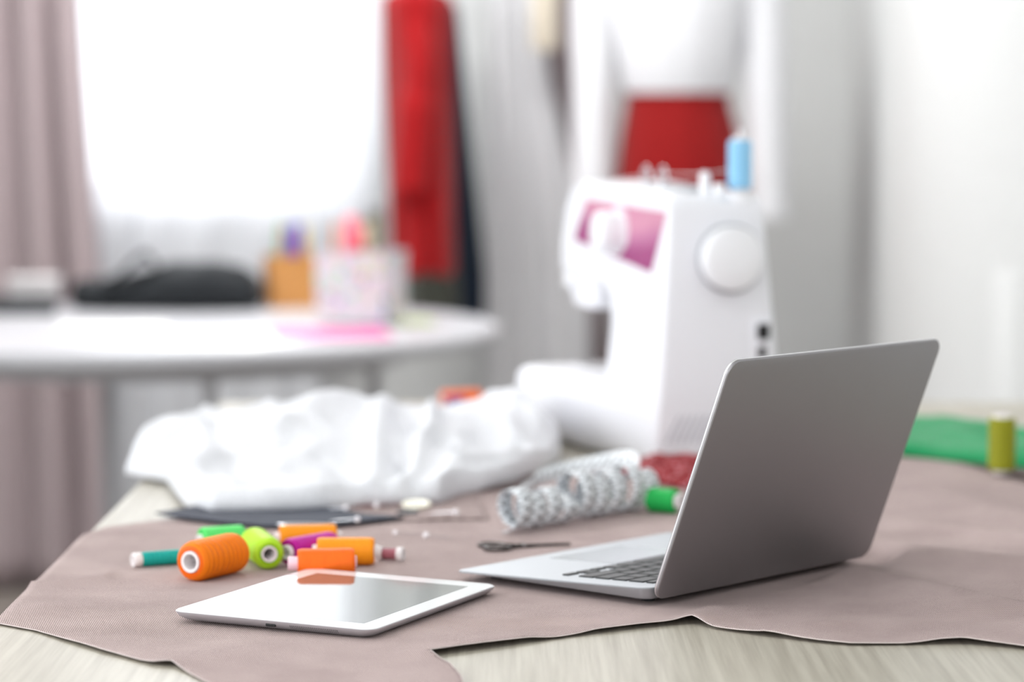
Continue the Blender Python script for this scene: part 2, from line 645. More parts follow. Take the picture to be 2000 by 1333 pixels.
rail = BM(); tube(rail, [(-1.75, 6.98, 2.66), (.62, 6.98, 2.66)], .012, 10)
rail_o = obj('curtain_rail', rail, M['steel'])
tag(rail_o, 'round steel curtain rail along the top of the window wall', 'rail')
for x in (-1.7, -.5, .58):
    bk = BM(); tube(bk, [(x, 6.98, 2.66), (x, RY1 - .001, 2.66)], .008, 8); obj('bracket', bk, M['steel'], rail_o)
X = lambda px, y: (px - 1000) / FPX * y
curtain('mauve_curtain', M['mauve_curtain'], (-1.70, X(152, 6.9)), (-1.72, X(205, 6.9)), 6.90, .015, 2.64, 6, .035,
        'mauve curtain in deep folds beside the bright window', group='window curtains', seed=3, mid=(.35, .95))
curtain('sheer_curtain', M['sheer'], (-1.45, X(735, 7.04)), (-1.45, X(560, 7.04)), 7.05, .015, 2.64, 9, .014,
        'sheer white curtain hanging in front of the window', group='window curtains', seed=5, mid=(.55, 1))
curtain('mauve_curtain', M['mauve_curtain'], (X(1055, 7.06), X(1125, 7.06)), (X(1085, 7.06), X(1200, 7.06)), 7.06, .015, 2.64, 3, .03,
        'narrow mauve curtain behind the sewing machine and white drape', group='window curtains', seed=8, mid=(.4, .9))
curtain('white_drape', M['drape'], (X(958, 6.9), X(1050, 6.9)), (X(945, 6.9), X(1150, 6.9)), 6.90, .015, 2.64, 4, .014,
        'floor-length white drape widening downwards beside the narrow mauve curtain', group='window curtains', seed=11, mid=(.42, .75))
tb = BM(); lathe(tb, [(.03, 0), (.034, .02), (.033, .12), (.03, .2)], 20, m=Matrix.Translation((X(1064, 6.83), 6.80, 1.32)), sx=1, sy=.7)
tag(obj('hanging_pouch', tb, mat('beige_cloth', (214, 204, 186), .9)), 'beige cloth pouch hanging at the top of the white drape', 'pouch')

# ------------------------------------------------------------------ garments on a wall rail
gr = BM(); tube(gr, [(X(835, 6.6), 6.15, 1.62), (X(835, 6.6), RY1 - .001, 1.62)], .012, 12)
tag(obj('clothes_rail', gr, M['steel']), 'steel clothes rail reaching out from the window wall', 'rail')


def garment(name, mt, px_top, px_bot, y, zb, label, thick=.15, seed=0, skew=0):
    """long garment seen edge-on, hanging from a hanger on the rail: elliptical tube with folds"""
    rnd = random.Random(seed)
    root = empty(name, (0, y, 0))
    tag(root, label, 'garment', 'garments on the clothes rail')
    bm = BM()
    zt = 1.458
    rings = []
    nseg, nz = 48, 30
    f1, f2 = rnd.uniform(0, 6), rnd.uniform(0, 6)
    for j in range(nz + 1):
        t = j / nz
        z = zb + (zt - zb) * t
        l = px_bot[0] + (px_top[0] - px_bot[0]) * t
        r = px_bot[1] + (px_top[1] - px_bot[1]) * t
        cx, hw = X((l + r) / 2, y), (X(r, y) - X(l, y)) / 2
        sh = 1 if t < .95 else math.sqrt(max(.05, 1 - ((t - .95) / .05) ** 2))
        ring = []
        for i in range(nseg):
            an = 2 * PI * i / nseg
            fold = 1 + .10 * (1 - t * .5) * math.sin(6 * an + f1 + t * 2) + .05 * math.sin(11 * an + f2 - t * 3)
            ring.append((cx + hw * sh * math.cos(an) * fold, thick * sh * math.sin(an) * fold, z + .01 * math.sin(3 * an + f2) * (1 - t)))
        rings.append(ring)
    loft(bm, rings)
    obj('body', bm, mt, root, sm=70)
    # sleeve lying along the side
    sl = BM()
    cx = X((px_top[0] + px_top[1]) / 2, y)
    hw = X(px_top[1], y) - X(px_top[0], y)
    tube(sl, catmull([(cx, -thick * .75, 1.38), (cx + .01, -thick * .95, 1.28), (cx, -thick * .95, 1.15), (cx - .01, -thick * .92, 1.0)], 6),
         [.035] * 10 + [.045] * 9, 14)
    obj('sleeve', sl, mt, root, sm=70)
    hk = BM()
    xr = X(835, 6.6)
    pts = [(cx, 0, 1.43), ((cx + xr) / 2, 0, 1.52), (xr, 0, 1.58), (xr + .016, 0, 1.615), (xr + .012, 0, 1.634), (xr, 0, 1.638), (xr - .014, 0, 1.63)]
    tube(hk, catmull(pts, 4), .0028, 8)
    obj('hanger_hook', hk, M['steel'], root)
    return root


garment('red_coat', M['red_coat'], (752, 880), (766, 884), 6.45, .81, 'long bright red garment hanging nearest on the rail', .12, 2)
garment('grey_garment', M['grey_coat'], (790, 870), (798, 896), 6.76, .62, 'grey green garment showing below the red one', .08, 4)
garment('navy_garment', M['navy_coat'], (842, 892), (858, 956), 6.98, .66, 'dark navy garment hanging behind the red one', .07, 6)

# ------------------------------------------------------------------ dress form in blouse and skirt
DY = 6.45
S = DY / FPX
root = empty('dress_form', (X(1322, DY), DY, 0))
tag(root, 'dress form in white blouse and red skirt behind the sewing machine', 'dress form')
Zpx = lambda py, y=DY: atY(1000, py, y).z


def ell(bm, rows, n=40, fold=0, nf=9):
    rings = []
    for (z, cx, rx, ry) in rows:
        rings.append([(cx + rx * math.cos(2 * PI * i / n) * (1 + fold * math.sin(nf * 2 * PI * i / n)), ry * math.sin(2 * PI * i / n) * (1 + fold * math.sin(nf * 2 * PI * i / n)), z) for i in range(n)])
    loft(bm, rings)
    return bm


zw = Zpx(178)
obj('skirt', ell(BM(), [(zw - .42, .005, .160, .145), (zw - .40, .005, .162, .145), (zw - .20, .01, .150, .135), (zw - .10, .006, .134, .12), (zw - .03, .002, .118, .10), (zw + .01, 0, .113, .095)], 48, .012, 11), M['red_skirt'], root, sm=60)
obj('waistband', ell(BM(), [(zw - .012, .001, .119, .101), (zw + .012, 0, .117, .099)]), M['red_skirt'], root)
obj('blouse', ell(BM(), [(zw - .004, 0, .122, .103), (zw + .03, 0, .135, .112), (zw + .12, 0, .150, .118), (zw + .24, 0, .168, .12), (zw + .33, 0, .175, .105), (zw + .38, 0, .15, .08), (zw + .41, 0, .075, .06), (zw + .44, 0, .06, .055)], 48, .012, 13), M['blouse'], root, sm=60)
for sgn, ex, ez in ((-1, -.190, Zpx(425)), (1, .205, Zpx(428))):
    bm = BM()
    pts = catmull([(sgn * .135, 0, zw + .34), (sgn * .185, -.005, zw + .26), ((sgn * .19 + ex) / 2, -.02, (zw + .2 + ez) / 2 + .03), (ex, -.03, ez)], 6)
    n = len(pts)
    tube(bm, pts, [.052 - .006 * i / n for i in range(n)], 18)
    sl = obj('sleeve', bm, M['blouse'], root, sm=60)
    cf = BM(); p0 = pts[-1]; p1 = pts[-3]
    lathe(cf, [(.043, -.004), (.047, 0), (.048, .045), (.044, .05)], 18, m=axis_matrix(p0, p1)); obj('cuff', cf, M['blouse'], sl)
bm = BM(); lathe(bm, [(.058, 0), (.052, .05), (.05, .09), (.03, .10)], 24, m=Matrix.Translation((0, 0, zw + .43))); obj('neck', bm, mat('linen', (214, 206, 192), .9), root)
bm = BM(); lathe(bm, [(.014, .02), (.014, zw - .30)], 14); obj('pole', bm, M['steel'], root)
bm = BM(); lathe(bm, [(.17, 0), (.17, .012), (.05, .028), (.02, .04)], 32); obj('base', bm, M['dark_folder'], root)

# ------------------------------------------------------------------ round table behind
RTC = Vector((-.715, 5.66, 0)); RTR = .69
root = empty('round_table', RTC)
tag(root, 'round white table in front of the bright window', 'table')
bm = BM(); lathe(bm, [(RTR - .03, T - .034), (RTR - .006, T - .03), (RTR, T - .022), (RTR, T - .008), (RTR - .005, T - .001), (RTR - .012, T)], 96); obj('tabletop', bm, M['table_white'], root)
bm = BM(); lathe(bm, [(.5, T - .07), (.5, T - .033)], 64, True, True); obj('apron', bm, M['table_white'], root)
for an in (20, 110, 200, 290):
    bm = BM(); cx, cy = .46 * math.cos(R(an)), .46 * math.sin(R(an))
    lathe(bm, [(.010, 0), (.015, T - .05)], 18, m=Matrix.Translation((cx, cy, 0))); obj('leg', bm, M['table_white'], root)


def on_round(px, py): return at(px, py, 0)


def sheet(name, mt, quad, label, cat='paper', group=None, th=.0012, z=T):
    bm = BM()
    lo = [bm.verts.new((p.x, p.y, z + .0002)) for p in quad]
    hi = [bm.verts.new((p.x, p.y, z + .0002 + th)) for p in quad]
    bm.faces.new(lo[::-1]); bm.faces.new(hi)
    n = len(quad)
    for i in range(n): bm.faces.new((lo[i], lo[(i + 1) % n], hi[(i + 1) % n], hi[i]))
    return tag(obj(name, bm, mt, sm=0), label, cat, group)


def rquad(cx, cy, w, h, a):
    ca, sa = math.cos(R(a)), math.sin(R(a))
    return [Vector((cx + x * ca - y * sa, cy + x * sa + y * ca, 0)) for x, y in ((-w / 2, -h / 2), (w / 2, -h / 2), (w / 2, h / 2), (-w / 2, h / 2))]


c = on_round(225, 645); sheet('paper_sheet', M['paper'], rquad(c.x, c.y, .21, .297, 12), 'white paper sheet on the round table in front of the black bag', group='papers on the round table')
c = on_round(462, 668); sheet('paper_sheet', M['paper'], rquad(c.x, c.y, .21, .297, -20), 'white paper sheet on the round table beside the pink paper', group='papers on the round table')
c = on_round(645, 654); sheet('pink_paper', M['pink_paper'], rquad(c.x, c.y, .22, .26, 8), 'pink paper on the round table before the patterned holder', z=T + .0016)
c = on_round(800, 632); sheet('green_paper', M['green_paper'], rquad(c.x, c.y, .09, .16, 10), 'small pale green paper beside the patterned holder', z=T + .0032)


def pen_mesh(len_, r, mt, parent, base, tilt, az, tip):
    bm = BM()
    m = Matrix.Translation(base) @ Matrix.Rotation(R(az), 4, 'Z') @ Matrix.Rotation(R(tilt), 4, 'X')
    lathe(bm, [(r * .3, 0), (r, .012), (r, len_ - .02), (r * .9, len_ - .004), (r * .5, len_)], 10, m=m)
    o = obj('pen', bm, mt)
    return o


def holder(name, mt, c, w, d, h, rz, label, flare=1.0):
    root = empty(name, (c.x, c.y, T + (.0046 if name == 'patterned_pen_holder' else .0003)), R(rz))
    tag(root, label, 'pen holder')
    bm = BM()
    o0 = rrect(-w / 2, w / 2, -d / 2, d / 2, .006, 3)
    th = .005
    ring = lambda k, z: [(x * k, y * k, z) for x, y in o0]
    ki = (w / 2 - th) / (w / 2)
    loft(bm, [ring(1, 0), ring(flare, h), ring(flare * ki, h), ring(ki, .006)])
    obj('box', bm, mt, root)
    return root


pen_cols = {'blue': (40, 60, 190), 'red': (206, 50, 70), 'green': (120, 176, 110), 'yellow': (226, 206, 110), 'violet': (150, 60, 140), 'pink': (250, 130, 150), 'salmon': (255, 150, 140), 'brown': (128, 104, 52), 'orange': (236, 150, 90), 'pale': (230, 214, 190), 'crimson': (214, 40, 70), 'olive': (150, 140, 70)}
PM = {k: mat('pen_' + k, v, .35) for k, v in pen_cols.items()}


def pens(c, rz, specs, where):
    for (col, dx, dy, ln, tilt, az, r) in specs:
        q = Matrix.Rotation(R(rz), 4, 'Z') @ Vector((dx, dy, 0))
        m = Matrix.Translation((0, 0, 0)) @ Matrix.Rotation(R(az), 4, 'Z') @ Matrix.Rotation(R(tilt), 4, 'X')
        bm = BM()
        lathe(bm, [(r * .3, 0), (r, .012), (r, ln - .02), (r * .9, ln - .004), (r * .5, ln)], 10)
        o = obj('pen', bm, PM[col], loc=(c.x + q.x, c.y + q.y, T + .0118), rot=m.to_euler())
        tag(o, '%s pen standing in the %s' % (col, where), 'pen', 'pens in the ' + where)


c = on_round(572, 600)
holder('wooden_pen_holder', M['tan'], c, .115, .085, .112, 18, 'tan wooden pen holder beside the black bag')
pens(c, 18, [('blue', -.010, -.014, .172, 6, 60, .012), ('green', -.040, -.005, .175, 4, 100, .005), ('violet', .006, .022, .152, 3, 0, .007), ('orange', .024, -.024, .150, 5, -90, .005),
             ('yellow', .040, -.012, .165, 5, -90, .005), ('red', -.018, .024, .160, 4, 60, .005), ('olive', .036, .020, .160, 5, -90, .006)], 'tan wooden holder')
c = on_round(705, 633)
holder('patterned_pen_holder', M['floral'], c, .15, .10, .142, -22, 'white pen holder with a speckled pink floral print', 1.06)
pens(c, -22, [('pink', -.016, -.020, .205, 2, 60, .015), ('crimson', .014, -.022, .178, 3, -40, .011), ('salmon', -.044, .020, .195, 2, 60, .008), ('brown', .034, .024, .200, 9, -90, .005),
              ('pale', .040, -.024, .188, 5, -90, .007), ('olive', .052, .002, .205, 6, -90, .005), ('orange', -.056, -.018, .190, 3, 90, .005)], 'patterned holder')

# black bag
c0 = on_round(320, 590)
bm = BM()
nu, nv = 40, 20
rings = []
for i in range(nu + 1):
    t = i / nu
    px = 138 + (512 - 138) * t
    cx = X(px, 6.12)
    hh, = poly_lerp([(0, .056), (.08, .066), (.25, .066), (.38, .084), (.5, .098), (.75, .102), (.9, .092), (1, .06)], t)
    dd, = poly_lerp([(0, .03), (.1, .07), (.4, .10), (.7, .12), (1, .07)], t)
    e = 1 if 0 < i < nu else .6
    ring = []
    for k in range(nv):
        an = 2 * PI * k / nv
        cz, cyy = math.sin(an), math.cos(an)
        pz = .5 + .5 * math.copysign(abs(cz) ** .6, cz) * e
        py_ = math.copysign(abs(cyy) ** .7, cyy) * e
        wob = 1 + .10 * noise.noise((cx * 12, an * 1.3, 3))
        ring.append((cx, 6.12 + dd * py_ * wob, T + .001 + hh * pz * wob))
    rings.append(ring)
loft(bm, rings)
bag = obj('bag', bm, M['black_cloth'], sm=70)
tag(bag, 'soft black bag lying on the round table under the window', 'bag')
bm = BM()
pts = catmull([(X(200, 6.05), 6.04, T + .055), (X(235, 6.03), 6.02, T + .078), (X(262, 6.03), 6.03, T + .108), (X(282, 6.03), 6.03, T + .122), (X(298, 6.03), 6.04, T + .105), (X(312, 6.03), 6.05, T + .07)], 8)
rings = [[p + Vector((0, -.014, .007)), p + Vector((0, .014, .007)), p + Vector((0, .014, -.007)), p + Vector((0, -.014, -.007))] for p in pts]
loft(bm, rings); obj('strap', bm, M['black_cloth'], bag)

# dark board with a pale box, left end
c = on_round(40, 612)
bm = BM(); box(bm, -.20, .10, -.14, .14, 0, .028, .004)
tag(obj('document_case', bm, M['dark_folder'], loc=(c.x - .035, c.y + .07, T + .0004), rot=(0, 0, R(8))), 'flat dark grey document case on the round table edge', 'case')
bm = BM(); box(bm, -.052, .052, -.05, .05, 0, .04, .003); box(bm, -.054, .054, -.052, .052, .026, .042, .003)
tag(obj('card_box', bm, M['pale_box'], loc=(c.x + .01, c.y + .12, T + .0286), rot=(0, 0, R(6))), 'small pale grey box on the dark document case', 'box')

# ------------------------------------------------------------------ work table
TX0, TX1, TY0, TY1 = -.424, .80, 1.62, 4.12
root = empty('work_table', (0, 0, 0))
tag(root, 'bleached oak work table covered with taupe fabric', 'table')
bm = BM(); box(bm, TX0, TX1, TY0, TY1, T - .035, T, .0015, 1); obj('tabletop', bm, M['oak'], root, sm=0)
for x in (TX0 + .04, TX1 - .1):
    for y in (TY0 + .04, TY1 - .1):
        bm = BM(); box(bm, x, x + .06, y, y + .06, 0, T - .035, .003); obj('leg', bm, M['oak'], root)
bm = BM(); box(bm, TX0 + .06, TX1 - .06, TY1 - .09, TY1 - .07, T - .12, T - .035); obj('apron', bm, M['oak'], root, sm=0)

# ------------------------------------------------------------------ poses of the two devices (fitted)
LAP_LOC = Vector((.1202, 2.3707, T + .0051)); LAP_ROT = (R(.20), R(-.37), R(139.593))
TAB_LOC = Vector((-.1457, 2.3753, T + .0115)); TAB_ROT = (R(.75), 0, R(65.77))
lapM = Matrix.LocRotScale(LAP_LOC, __import__('mathutils').Euler(LAP_ROT), None)
tabM = Matrix.LocRotScale(TAB_LOC, __import__('mathutils').Euler(TAB_ROT), None)
lapI, tabI = lapM.inverted(), tabM.inverted()


def seg_d(p, a, b):
    ax, ay = a.x, a.y
    dx, dy = b.x - ax, b.y - ay
    L2 = dx * dx + dy * dy
    t = ((p[0] - ax) * dx + (p[1] - ay) * dy) / L2
    tc = max(0, min(1, t))
    qx, qy = ax + dx * tc, ay + dy * tc
    d = math.hypot(p[0] - qx, p[1] - qy)
    side = dx * (p[1] - ay) - dy * (p[0] - ax)
    return d, side, t


def ridge(p, a, b, h, wf, wb, fade=.25):
    """asymmetric ridge along a-b: wf width on the camera side, wb behind"""
    d, s, t = seg_d(p, a, b)
    w = wb if s > 0 else wf
    return h * math.exp(-(d / w) ** 2)


RG = [  # px,py -> px,py, height, front width, back width
    ((1568, 1110), (2090, 1228), .011, .050, .008),
    ((1660, 1092), (2090, 1142), .017, .030, .060),
    ((1352, 1222), (1390, 1196), .0030, .016, .012),
    ((1820, 975), (2080, 1050), .009, .06, .05),
    ((1760, 1030), (2080, 1075), .005, .02, .02),
    ((60, 1150), (340, 1122), .0028, .016, .012),
    ((190, 1128), (470, 1108), .0018, .02, .006),
    ((330, 1302), (640, 1262), .0030, .020, .016),
    ((838, 1283), (1010, 1255), .0035, .02, .02),
    ((90, 1190), (330, 1165), .0016, .02, .012),
    ((1180, 1240), (1350, 1218), .0025, .02, .02),
    ((1500, 1246), (1640, 1225), .0020, .02, .02),
    ((1850, 1262), (2010, 1240), .0030, .02, .02)]
RGW = [(at(*q[0]), at(*q[1]), *q[2:]) for q in RG]


def cloth_h(x, y):
    z = .0012
    for a, b, h, wf, wb in RGW:
        z += ridge((x, y), a, b, h, wf, wb)
    z += .0016 * (noise.noise((x * 9, y * 9, 1.7)) + .4) * (1 if x < .2 else 1.4)
    # pressed flat below the devices
    q = lapI @ Vector((x, y, T)); dx = max(-.012 - q.x, q.x - .235, 0); dy = max(-.335 - q.y, q.y - .01, 0)
    k = sstep(0, .03, math.hypot(dx, dy))
    q = tabI @ Vector((x, y, T)); dx = max(abs(q.x) - .118, 0); dy = max(abs(q.y) - .09, 0)
    k = min(k, sstep(0, .05, math.hypot(dx, dy)))
    if y > 2.52 and x < .02 and x > -.36: k = min(k, .25 + .75 * sstep(2.95, 3.1, y))
    return max(.0010, .0012 + (z - .0012) * k)


# front outline / back outline of the taupe cloth (pixel feet on the table), walked left to right
FR = [(0, 1221), (70, 1236), (130, 1255), (200, 1276), (250, 1289), (300, 1302), (335, 1303), (356, 1312), (400, 1336), (470, 1362), (600, 1390), (760, 1392), (880, 1380),
      (908, 1350), (900, 1325), (880, 1303), (838, 1284), (920, 1273), (1000, 1262), (1120, 1245), (1250, 1229), (1350, 1220), (1395, 1231), (1500, 1246), (1600, 1258), (1660, 1263), (1760, 1262), (1880, 1260), (1960, 1266), (2010, 1272), (2120, 1285)]
BK = [(160, 1050), (205, 1035), (330, 1020), (600, 985), (900, 965), (1030, 944), (1110, 928), (1190, 919), (1400, 908), (1600, 900), (1770, 894), (1850, 905), (1930, 924), (2000, 944), (2120, 975)]


def resample(P, n):
    P = [Vector((p.x, p.y)) for p in P]
    d = [0]
    for a, b in zip(P, P[1:]): d.append(d[-1] + (b - a).length)
    out = []
    for i in range(n + 1):
        s = d[-1] * i / n
        k = 0
        while k < len(d) - 2 and d[k + 1] < s: k += 1
        t = (s - d[k]) / max(1e-9, d[k + 1] - d[k])
        out.append(P[k].lerp(P[k + 1], t))
    return out


def cloth_sheet(name, mt, front, back, hfun, label, cat, step=.006, th=.0009, jag=.0008):
    """outline = front edge left to right, then back edge right to left; filled with a fine triangle net"""
    def dense(P):
        n = max(2, int(sum((b - a).length for a, b in zip(P, P[1:])) / (step * .55)))
        return resample(P, n)
    F, B = dense(front), dense(back)
    loop = F + dense([back[-1], front[-1]])[::-1][1:-1] + B[::-1] + dense([back[0], front[0]])[1:-1]
    loop = [Vector((q.x, q.y + jag * noise.noise((q.x * 160, q.y * 40, 2)))) for q in loop]
    nb = len(loop)
    x0, x1 = min(q.x for q in loop), max(q.x for q in loop)
    y0, y1 = min(q.y for q in loop), max(q.y for q in loop)
    pts = list(loop)
    ny, nx = int((y1 - y0) / step), int((x1 - x0) / step)
    for j in range(1, ny):
        for i in range(1, nx):
            pts.append(Vector((x0 + (i + .5 * (j % 2)) * step, y0 + j * step)))
    vo, eo, fo, *_ = delaunay_2d_cdt(pts, [(i, (i + 1) % nb) for i in range(nb)], [], 1, 1e-6)
    bm = BM()
    vs = [bm.verts.new((v.x, v.y, T + hfun(v.x, v.y))) for v in vo]
    for f in fo:
        try: bm.faces.new([vs[k] for k in f])
        except ValueError: pass
    bmesh.ops.delete(bm, geom=[v for v in bm.verts if not v.link_faces], context='VERTS')
    for f in bm.faces:
        f.normal_update()
        if f.normal.z < 0: f.normal_flip()
    me = bpy.data.meshes.new(name); bm.to_mesh(me); bm.free()
    me.polygons.foreach_set('use_smooth', [True] * len(me.polygons))
    me.materials.append(mt)
    o = bpy.data.objects.new(name, me); COL.objects.link(o)
    md = o.modifiers.new('thick', 'SOLIDIFY'); md.thickness = th; md.offset = 1
    return tag(o, label, cat)


Fw = [at(*p) for p in FR]; Fw[0].x = TX0 - .001
Bw = [at(*p) for p in BK]; Bw[0].x = TX0 - .001; Bw[1].x = max(Bw[1].x, TX0 + .004)
cl = cloth_sheet('taupe_fabric', M['taupe'], Fw, Bw, cloth_h, 'large piece of taupe twill fabric spread under the laptop', 'fabric')
# selvedge thread along the cut edge
bm = BM(); es = resample(Fw, 260)
tube(bm, [(q.x, q.y - .0004, T + cloth_h(q.x, q.y) + .0006) for q in es], .00045, 6); obj('cut_edge', bm, mat('edge_thread', (206, 194, 191), .9), cl)

ch = lambda x, y: cloth_h(x, y) + .001

# ------------------------------------------------------------------ navy piece, swatch, brown strip
def flat_piece(name, mt, pts, label, z0=.0022, th=.0012, wav=.001):
    P = [at(*p) for p in pts]
    n = len(P) // 2
    front, back = P[:n], P[n:][::-1]
    return cloth_sheet(name, mt, front, back, lambda x, y: z0 + max(0, wav * (noise.noise((x * 18, y * 18, 5)) + .5)), label, 'fabric', .006, th)


flat_piece('navy_fabric', M['navy'], [(303, 1016), (360, 1024), (440, 1034), (520, 1040), (640, 1040), (790, 1023), (722, 1016), (650, 1006), (590, 990), (500, 986), (420, 998), (345, 1008)],
           'dark navy fabric piece under the white garment', .0045, .0014, .002)
flat_piece('fabric_swatch', M['taupe2'], [(640, 1000), (740, 1021), (800, 1025), (870, 1022), (952, 1021), (950, 1016), (942, 1000), (925, 968), (880, 960), (800, 962), (720, 968), (640, 972)],
           'pale taupe fabric swatch with pins under the white garment', .0028, .0012, .0012)
flat_piece('burgundy_fabric', M['burgundy'], [(640, 996), (690, 1001), (740, 1001), (790, 996), (790, 985), (740, 980), (690, 980), (640, 984)], 'small burgundy scrap at the edge of the white garment', .0046, .001, .001)
flat_piece('brown_patch', M['brown'], [(925, 968), (965, 966), (1005, 962), (1042, 955), (1042, 936), (1005, 938), (965, 944), (925, 952)], 'flat dark brown patch between white garment and measuring tape', .0040, .0010, .0015)  # thin flat dark brown piece right of the white garment
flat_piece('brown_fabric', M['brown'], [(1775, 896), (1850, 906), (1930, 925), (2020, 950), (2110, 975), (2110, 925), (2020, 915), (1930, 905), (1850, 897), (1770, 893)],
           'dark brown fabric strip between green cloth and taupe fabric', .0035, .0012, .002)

# ------------------------------------------------------------------ white garment heap
WF = [(250, 930), (285, 938), (330, 945), (352, 975), (365, 992), (420, 1004), (520, 1004), (620, 1001), (720, 993), (800, 990), (860, 986), (893, 972), (940, 962), (1000, 946), (1050, 925), (1080, 908), (1094, 898)]
WTOP = [(250, .044), (300, .050), (360, .044), (420, .044), (500, .058), (560, .062), (640, .052), (700, .046), (760, .044), (850, .042), (930, .048), (1000, .062), (1050, .048), (1104, .03)]
WRG = [((540, 880), (745, 800), .009, .022), ((752, 808), (722, 962), .014, .014), ((852, 838), (772, 962), .016, .010), ((845, 850), (850, 880), .012, .012), ((880, 805), (1085, 862), .012, .02), ((960, 850), (1090, 890), .009, .014),
       ((270, 870), (520, 842), .010, .022), ((330, 915), (560, 880), .008, .016), ((420, 965), (700, 940), .008, .014), ((480, 810), (540, 850), .006, .014), ((600, 800), (740, 840), .004, .016),
       ((905, 900), (1040, 880), .008, .012), ((400, 840), (470, 930), -.006, .010), ((790, 900), (800, 960), -.014, .010), ((770, 830), (812, 880), -.014, .014), ((620, 900), (700, 930), -.007, .012)]
WRW = [(at(a[0], a[1], .035), at(b[0], b[1], .03), h, w) for a, b, h, w in WRG]
bm = BM()
NU, NV = 200, 110
Fw2 = resample([at(*p) for p in WF], NU)
rows = []
for j in range(NV + 1):
    v = j / NV
    row = []
    for i in range(NU + 1):
        f = Fw2[i]
        px = 1000 + f.x / f.y * FPX
        u = i / NU
        yb = 3.62 + .10 * math.sin(u * PI) + .03 * noise.noise((u * 6, 0, 0)) + .22 * sstep(.75, 1, u)
        yb = f.y + (yb - f.y) * (.35 + .65 * sstep(0, .12, u)) * (1 - .25 * sstep(.9, 1, u))
        yb = min(yb, 3.366 + (.1225 - f.x) / .1245 * .343 - .035)
        ht, = poly_lerp(WTOP, px)
        hf = .020 + .010 * noise.noise((u * 9, 4, 0))              # height of the rolled front lip
        if v < .12:
            t = v / .12
            an = t * PI * .75
            y = f.y - .016 - .016 * math.sin(an) + .012 * t
            z = hf * (1 - math.cos(an)) / 1.707
        else:
            t = (v - .12) / .88
            y = f.y - .0153 + (yb - f.y) * t
            rise = sstep(0, .62, t)
            z = hf + (ht - hf) * rise
            if t > .72: z *= 1 - .75 * sstep(.72, 1, t)
        env = sstep(0, .18, v) * (1 - sstep(.85, 1, v)) * min(1, 8 * u + .15, 8 * (1 - u) + .15)
        x = f.x
        for a, b, h, w in WRW:
            d, s, tt = seg_d((x, y), a, b)
            if d < w * 3: z += h * math.exp(-(d / w) ** 2) * env
        p3 = Vector((x * 7, y * 5, .3))
        wv = noise.noise(p3 * 1.0 + Vector((noise.noise(p3 * 2), 0, 0)))
        z += env * (.010 * (1 - 2 * abs(wv)) - .003 + .0045 * (1 - 2 * abs(noise.noise(p3 * 2.7 + Vector((7, 0, 0))))))
        # roll in at both ends
        e = min(1, (u + .004) / .03, (1.01 - u) / .05)
        if e < 1: z *= math.sqrt(max(.02, 1 - (1 - e) ** 2))
        row.append(bm.verts.new((x, y, T + .0038 + max(0, z))))
    rows.append(row)
for r0, r1 in zip(rows, rows[1:]):
    for i in range(NU): bm.faces.new((r0[i], r0[i + 1], r1[i + 1], r1[i]))
o = obj('white_garment', bm, M['white_cloth'], sm=75)
md = o.modifiers.new('thick', 'SOLIDIFY'); md.thickness = .0012; md.offset = -1
tag(o, 'crumpled white garment heaped beside the sewing machine', 'garment')


# ------------------------------------------------------------------ laptop
lap = empty('laptop', LAP_LOC, rot=LAP_ROT)
tag(lap, 'open silver laptop seen from behind on taupe fabric', 'laptop')
LW, LD = .325, .227
ztop = lambda x: .0140 - (.0140 - .0046) * (x / LD)
out = rrect(.0075, LD, -LW + .001, -.001, .011, 8)
cxm, cym = LD / 2, -LW / 2


def inset(pts, k):
    cx = (.0075 + LD) / 2; cy = -LW / 2; hx = (LD - .0075) / 2; hy = (LW - .002) / 2
    return [(cx + (x - cx) * (hx - k) / hx, cy + (y - cy) * (hy - k) / hy) for x, y in pts]


bm = BM()
zb = lambda x: .0012 + .0012 * (x / LD) ** 2
r0 = [(x, y, zb(x)) for x, y in inset(out, .010)]
r1 = [(x, y, zb(x) + .0008 + (ztop(x) - zb(x)) * .12) for x, y in inset(out, .003)]
r2 = [(x, y, ztop(x) - .0016 + .0 * x) for x, y in out]
r3 = [(x, y, ztop(x) - .0005) for x, y in out]
r4 = [(x, y, ztop(x)) for x, y in inset(out, .0006)]
loft(bm, [r0, r1, r2, r3, r4])
body = obj('body', bm, M['alu_deck'], lap, sm=30)
slope = math.atan2(.0094, LD)
# trackpad
bm = BM(); ring = rrect(.130, .207, -LW / 2 - .0525, -LW / 2 + .0525, .004, 4)
loft(bm, [[(x, y, ztop(x) - .0003) for x, y in ring], [(x, y, ztop(x) + .00022) for x, y in ring]])
obj('trackpad', bm, M['trackpad'], body)
bm = BM(); loft(bm, [[(x, y, ztop(x) - .0005) for x, y in rrect(.1292, .2078, -LW / 2 - .0533, -LW / 2 + .0533, .0045, 4)], [(x, y, ztop(x) + .00006) for x, y in rrect(.1292, .2078, -LW / 2 - .0533, -LW / 2 + .0533, .0045, 4)]])
obj('trackpad_seam', bm, M['gap'], body)
PITCHK = .019
kcache = {}


def key(xc, yc, wd, dp):
    kk = (round(wd, 4), round(dp, 4))
    if kk not in kcache:
        b2 = BM()
        hw, hd = wd / 2, dp / 2
        loft(b2, [[(x, y, -.0004) for x, y in rrect(-hd, hd, -hw, hw, .0012, 2)], [(x, y, .0009) for x, y in rrect(-hd, hd, -hw, hw, .0012, 2)], [(x, y, .0012) for x, y in rrect(-hd + .0004, hd - .0004, -hw + .0004, hw - .0004, .0010, 2)]])
        me = bpy.data.meshes.new('key'); bmesh.ops.recalc_face_normals(b2, faces=b2.faces); b2.to_mesh(me); b2.free()
        me.materials.append(M['key']); kcache[kk] = me
    share('key', kcache[kk], body, (xc, yc, ztop(xc)), (0, slope, 0))


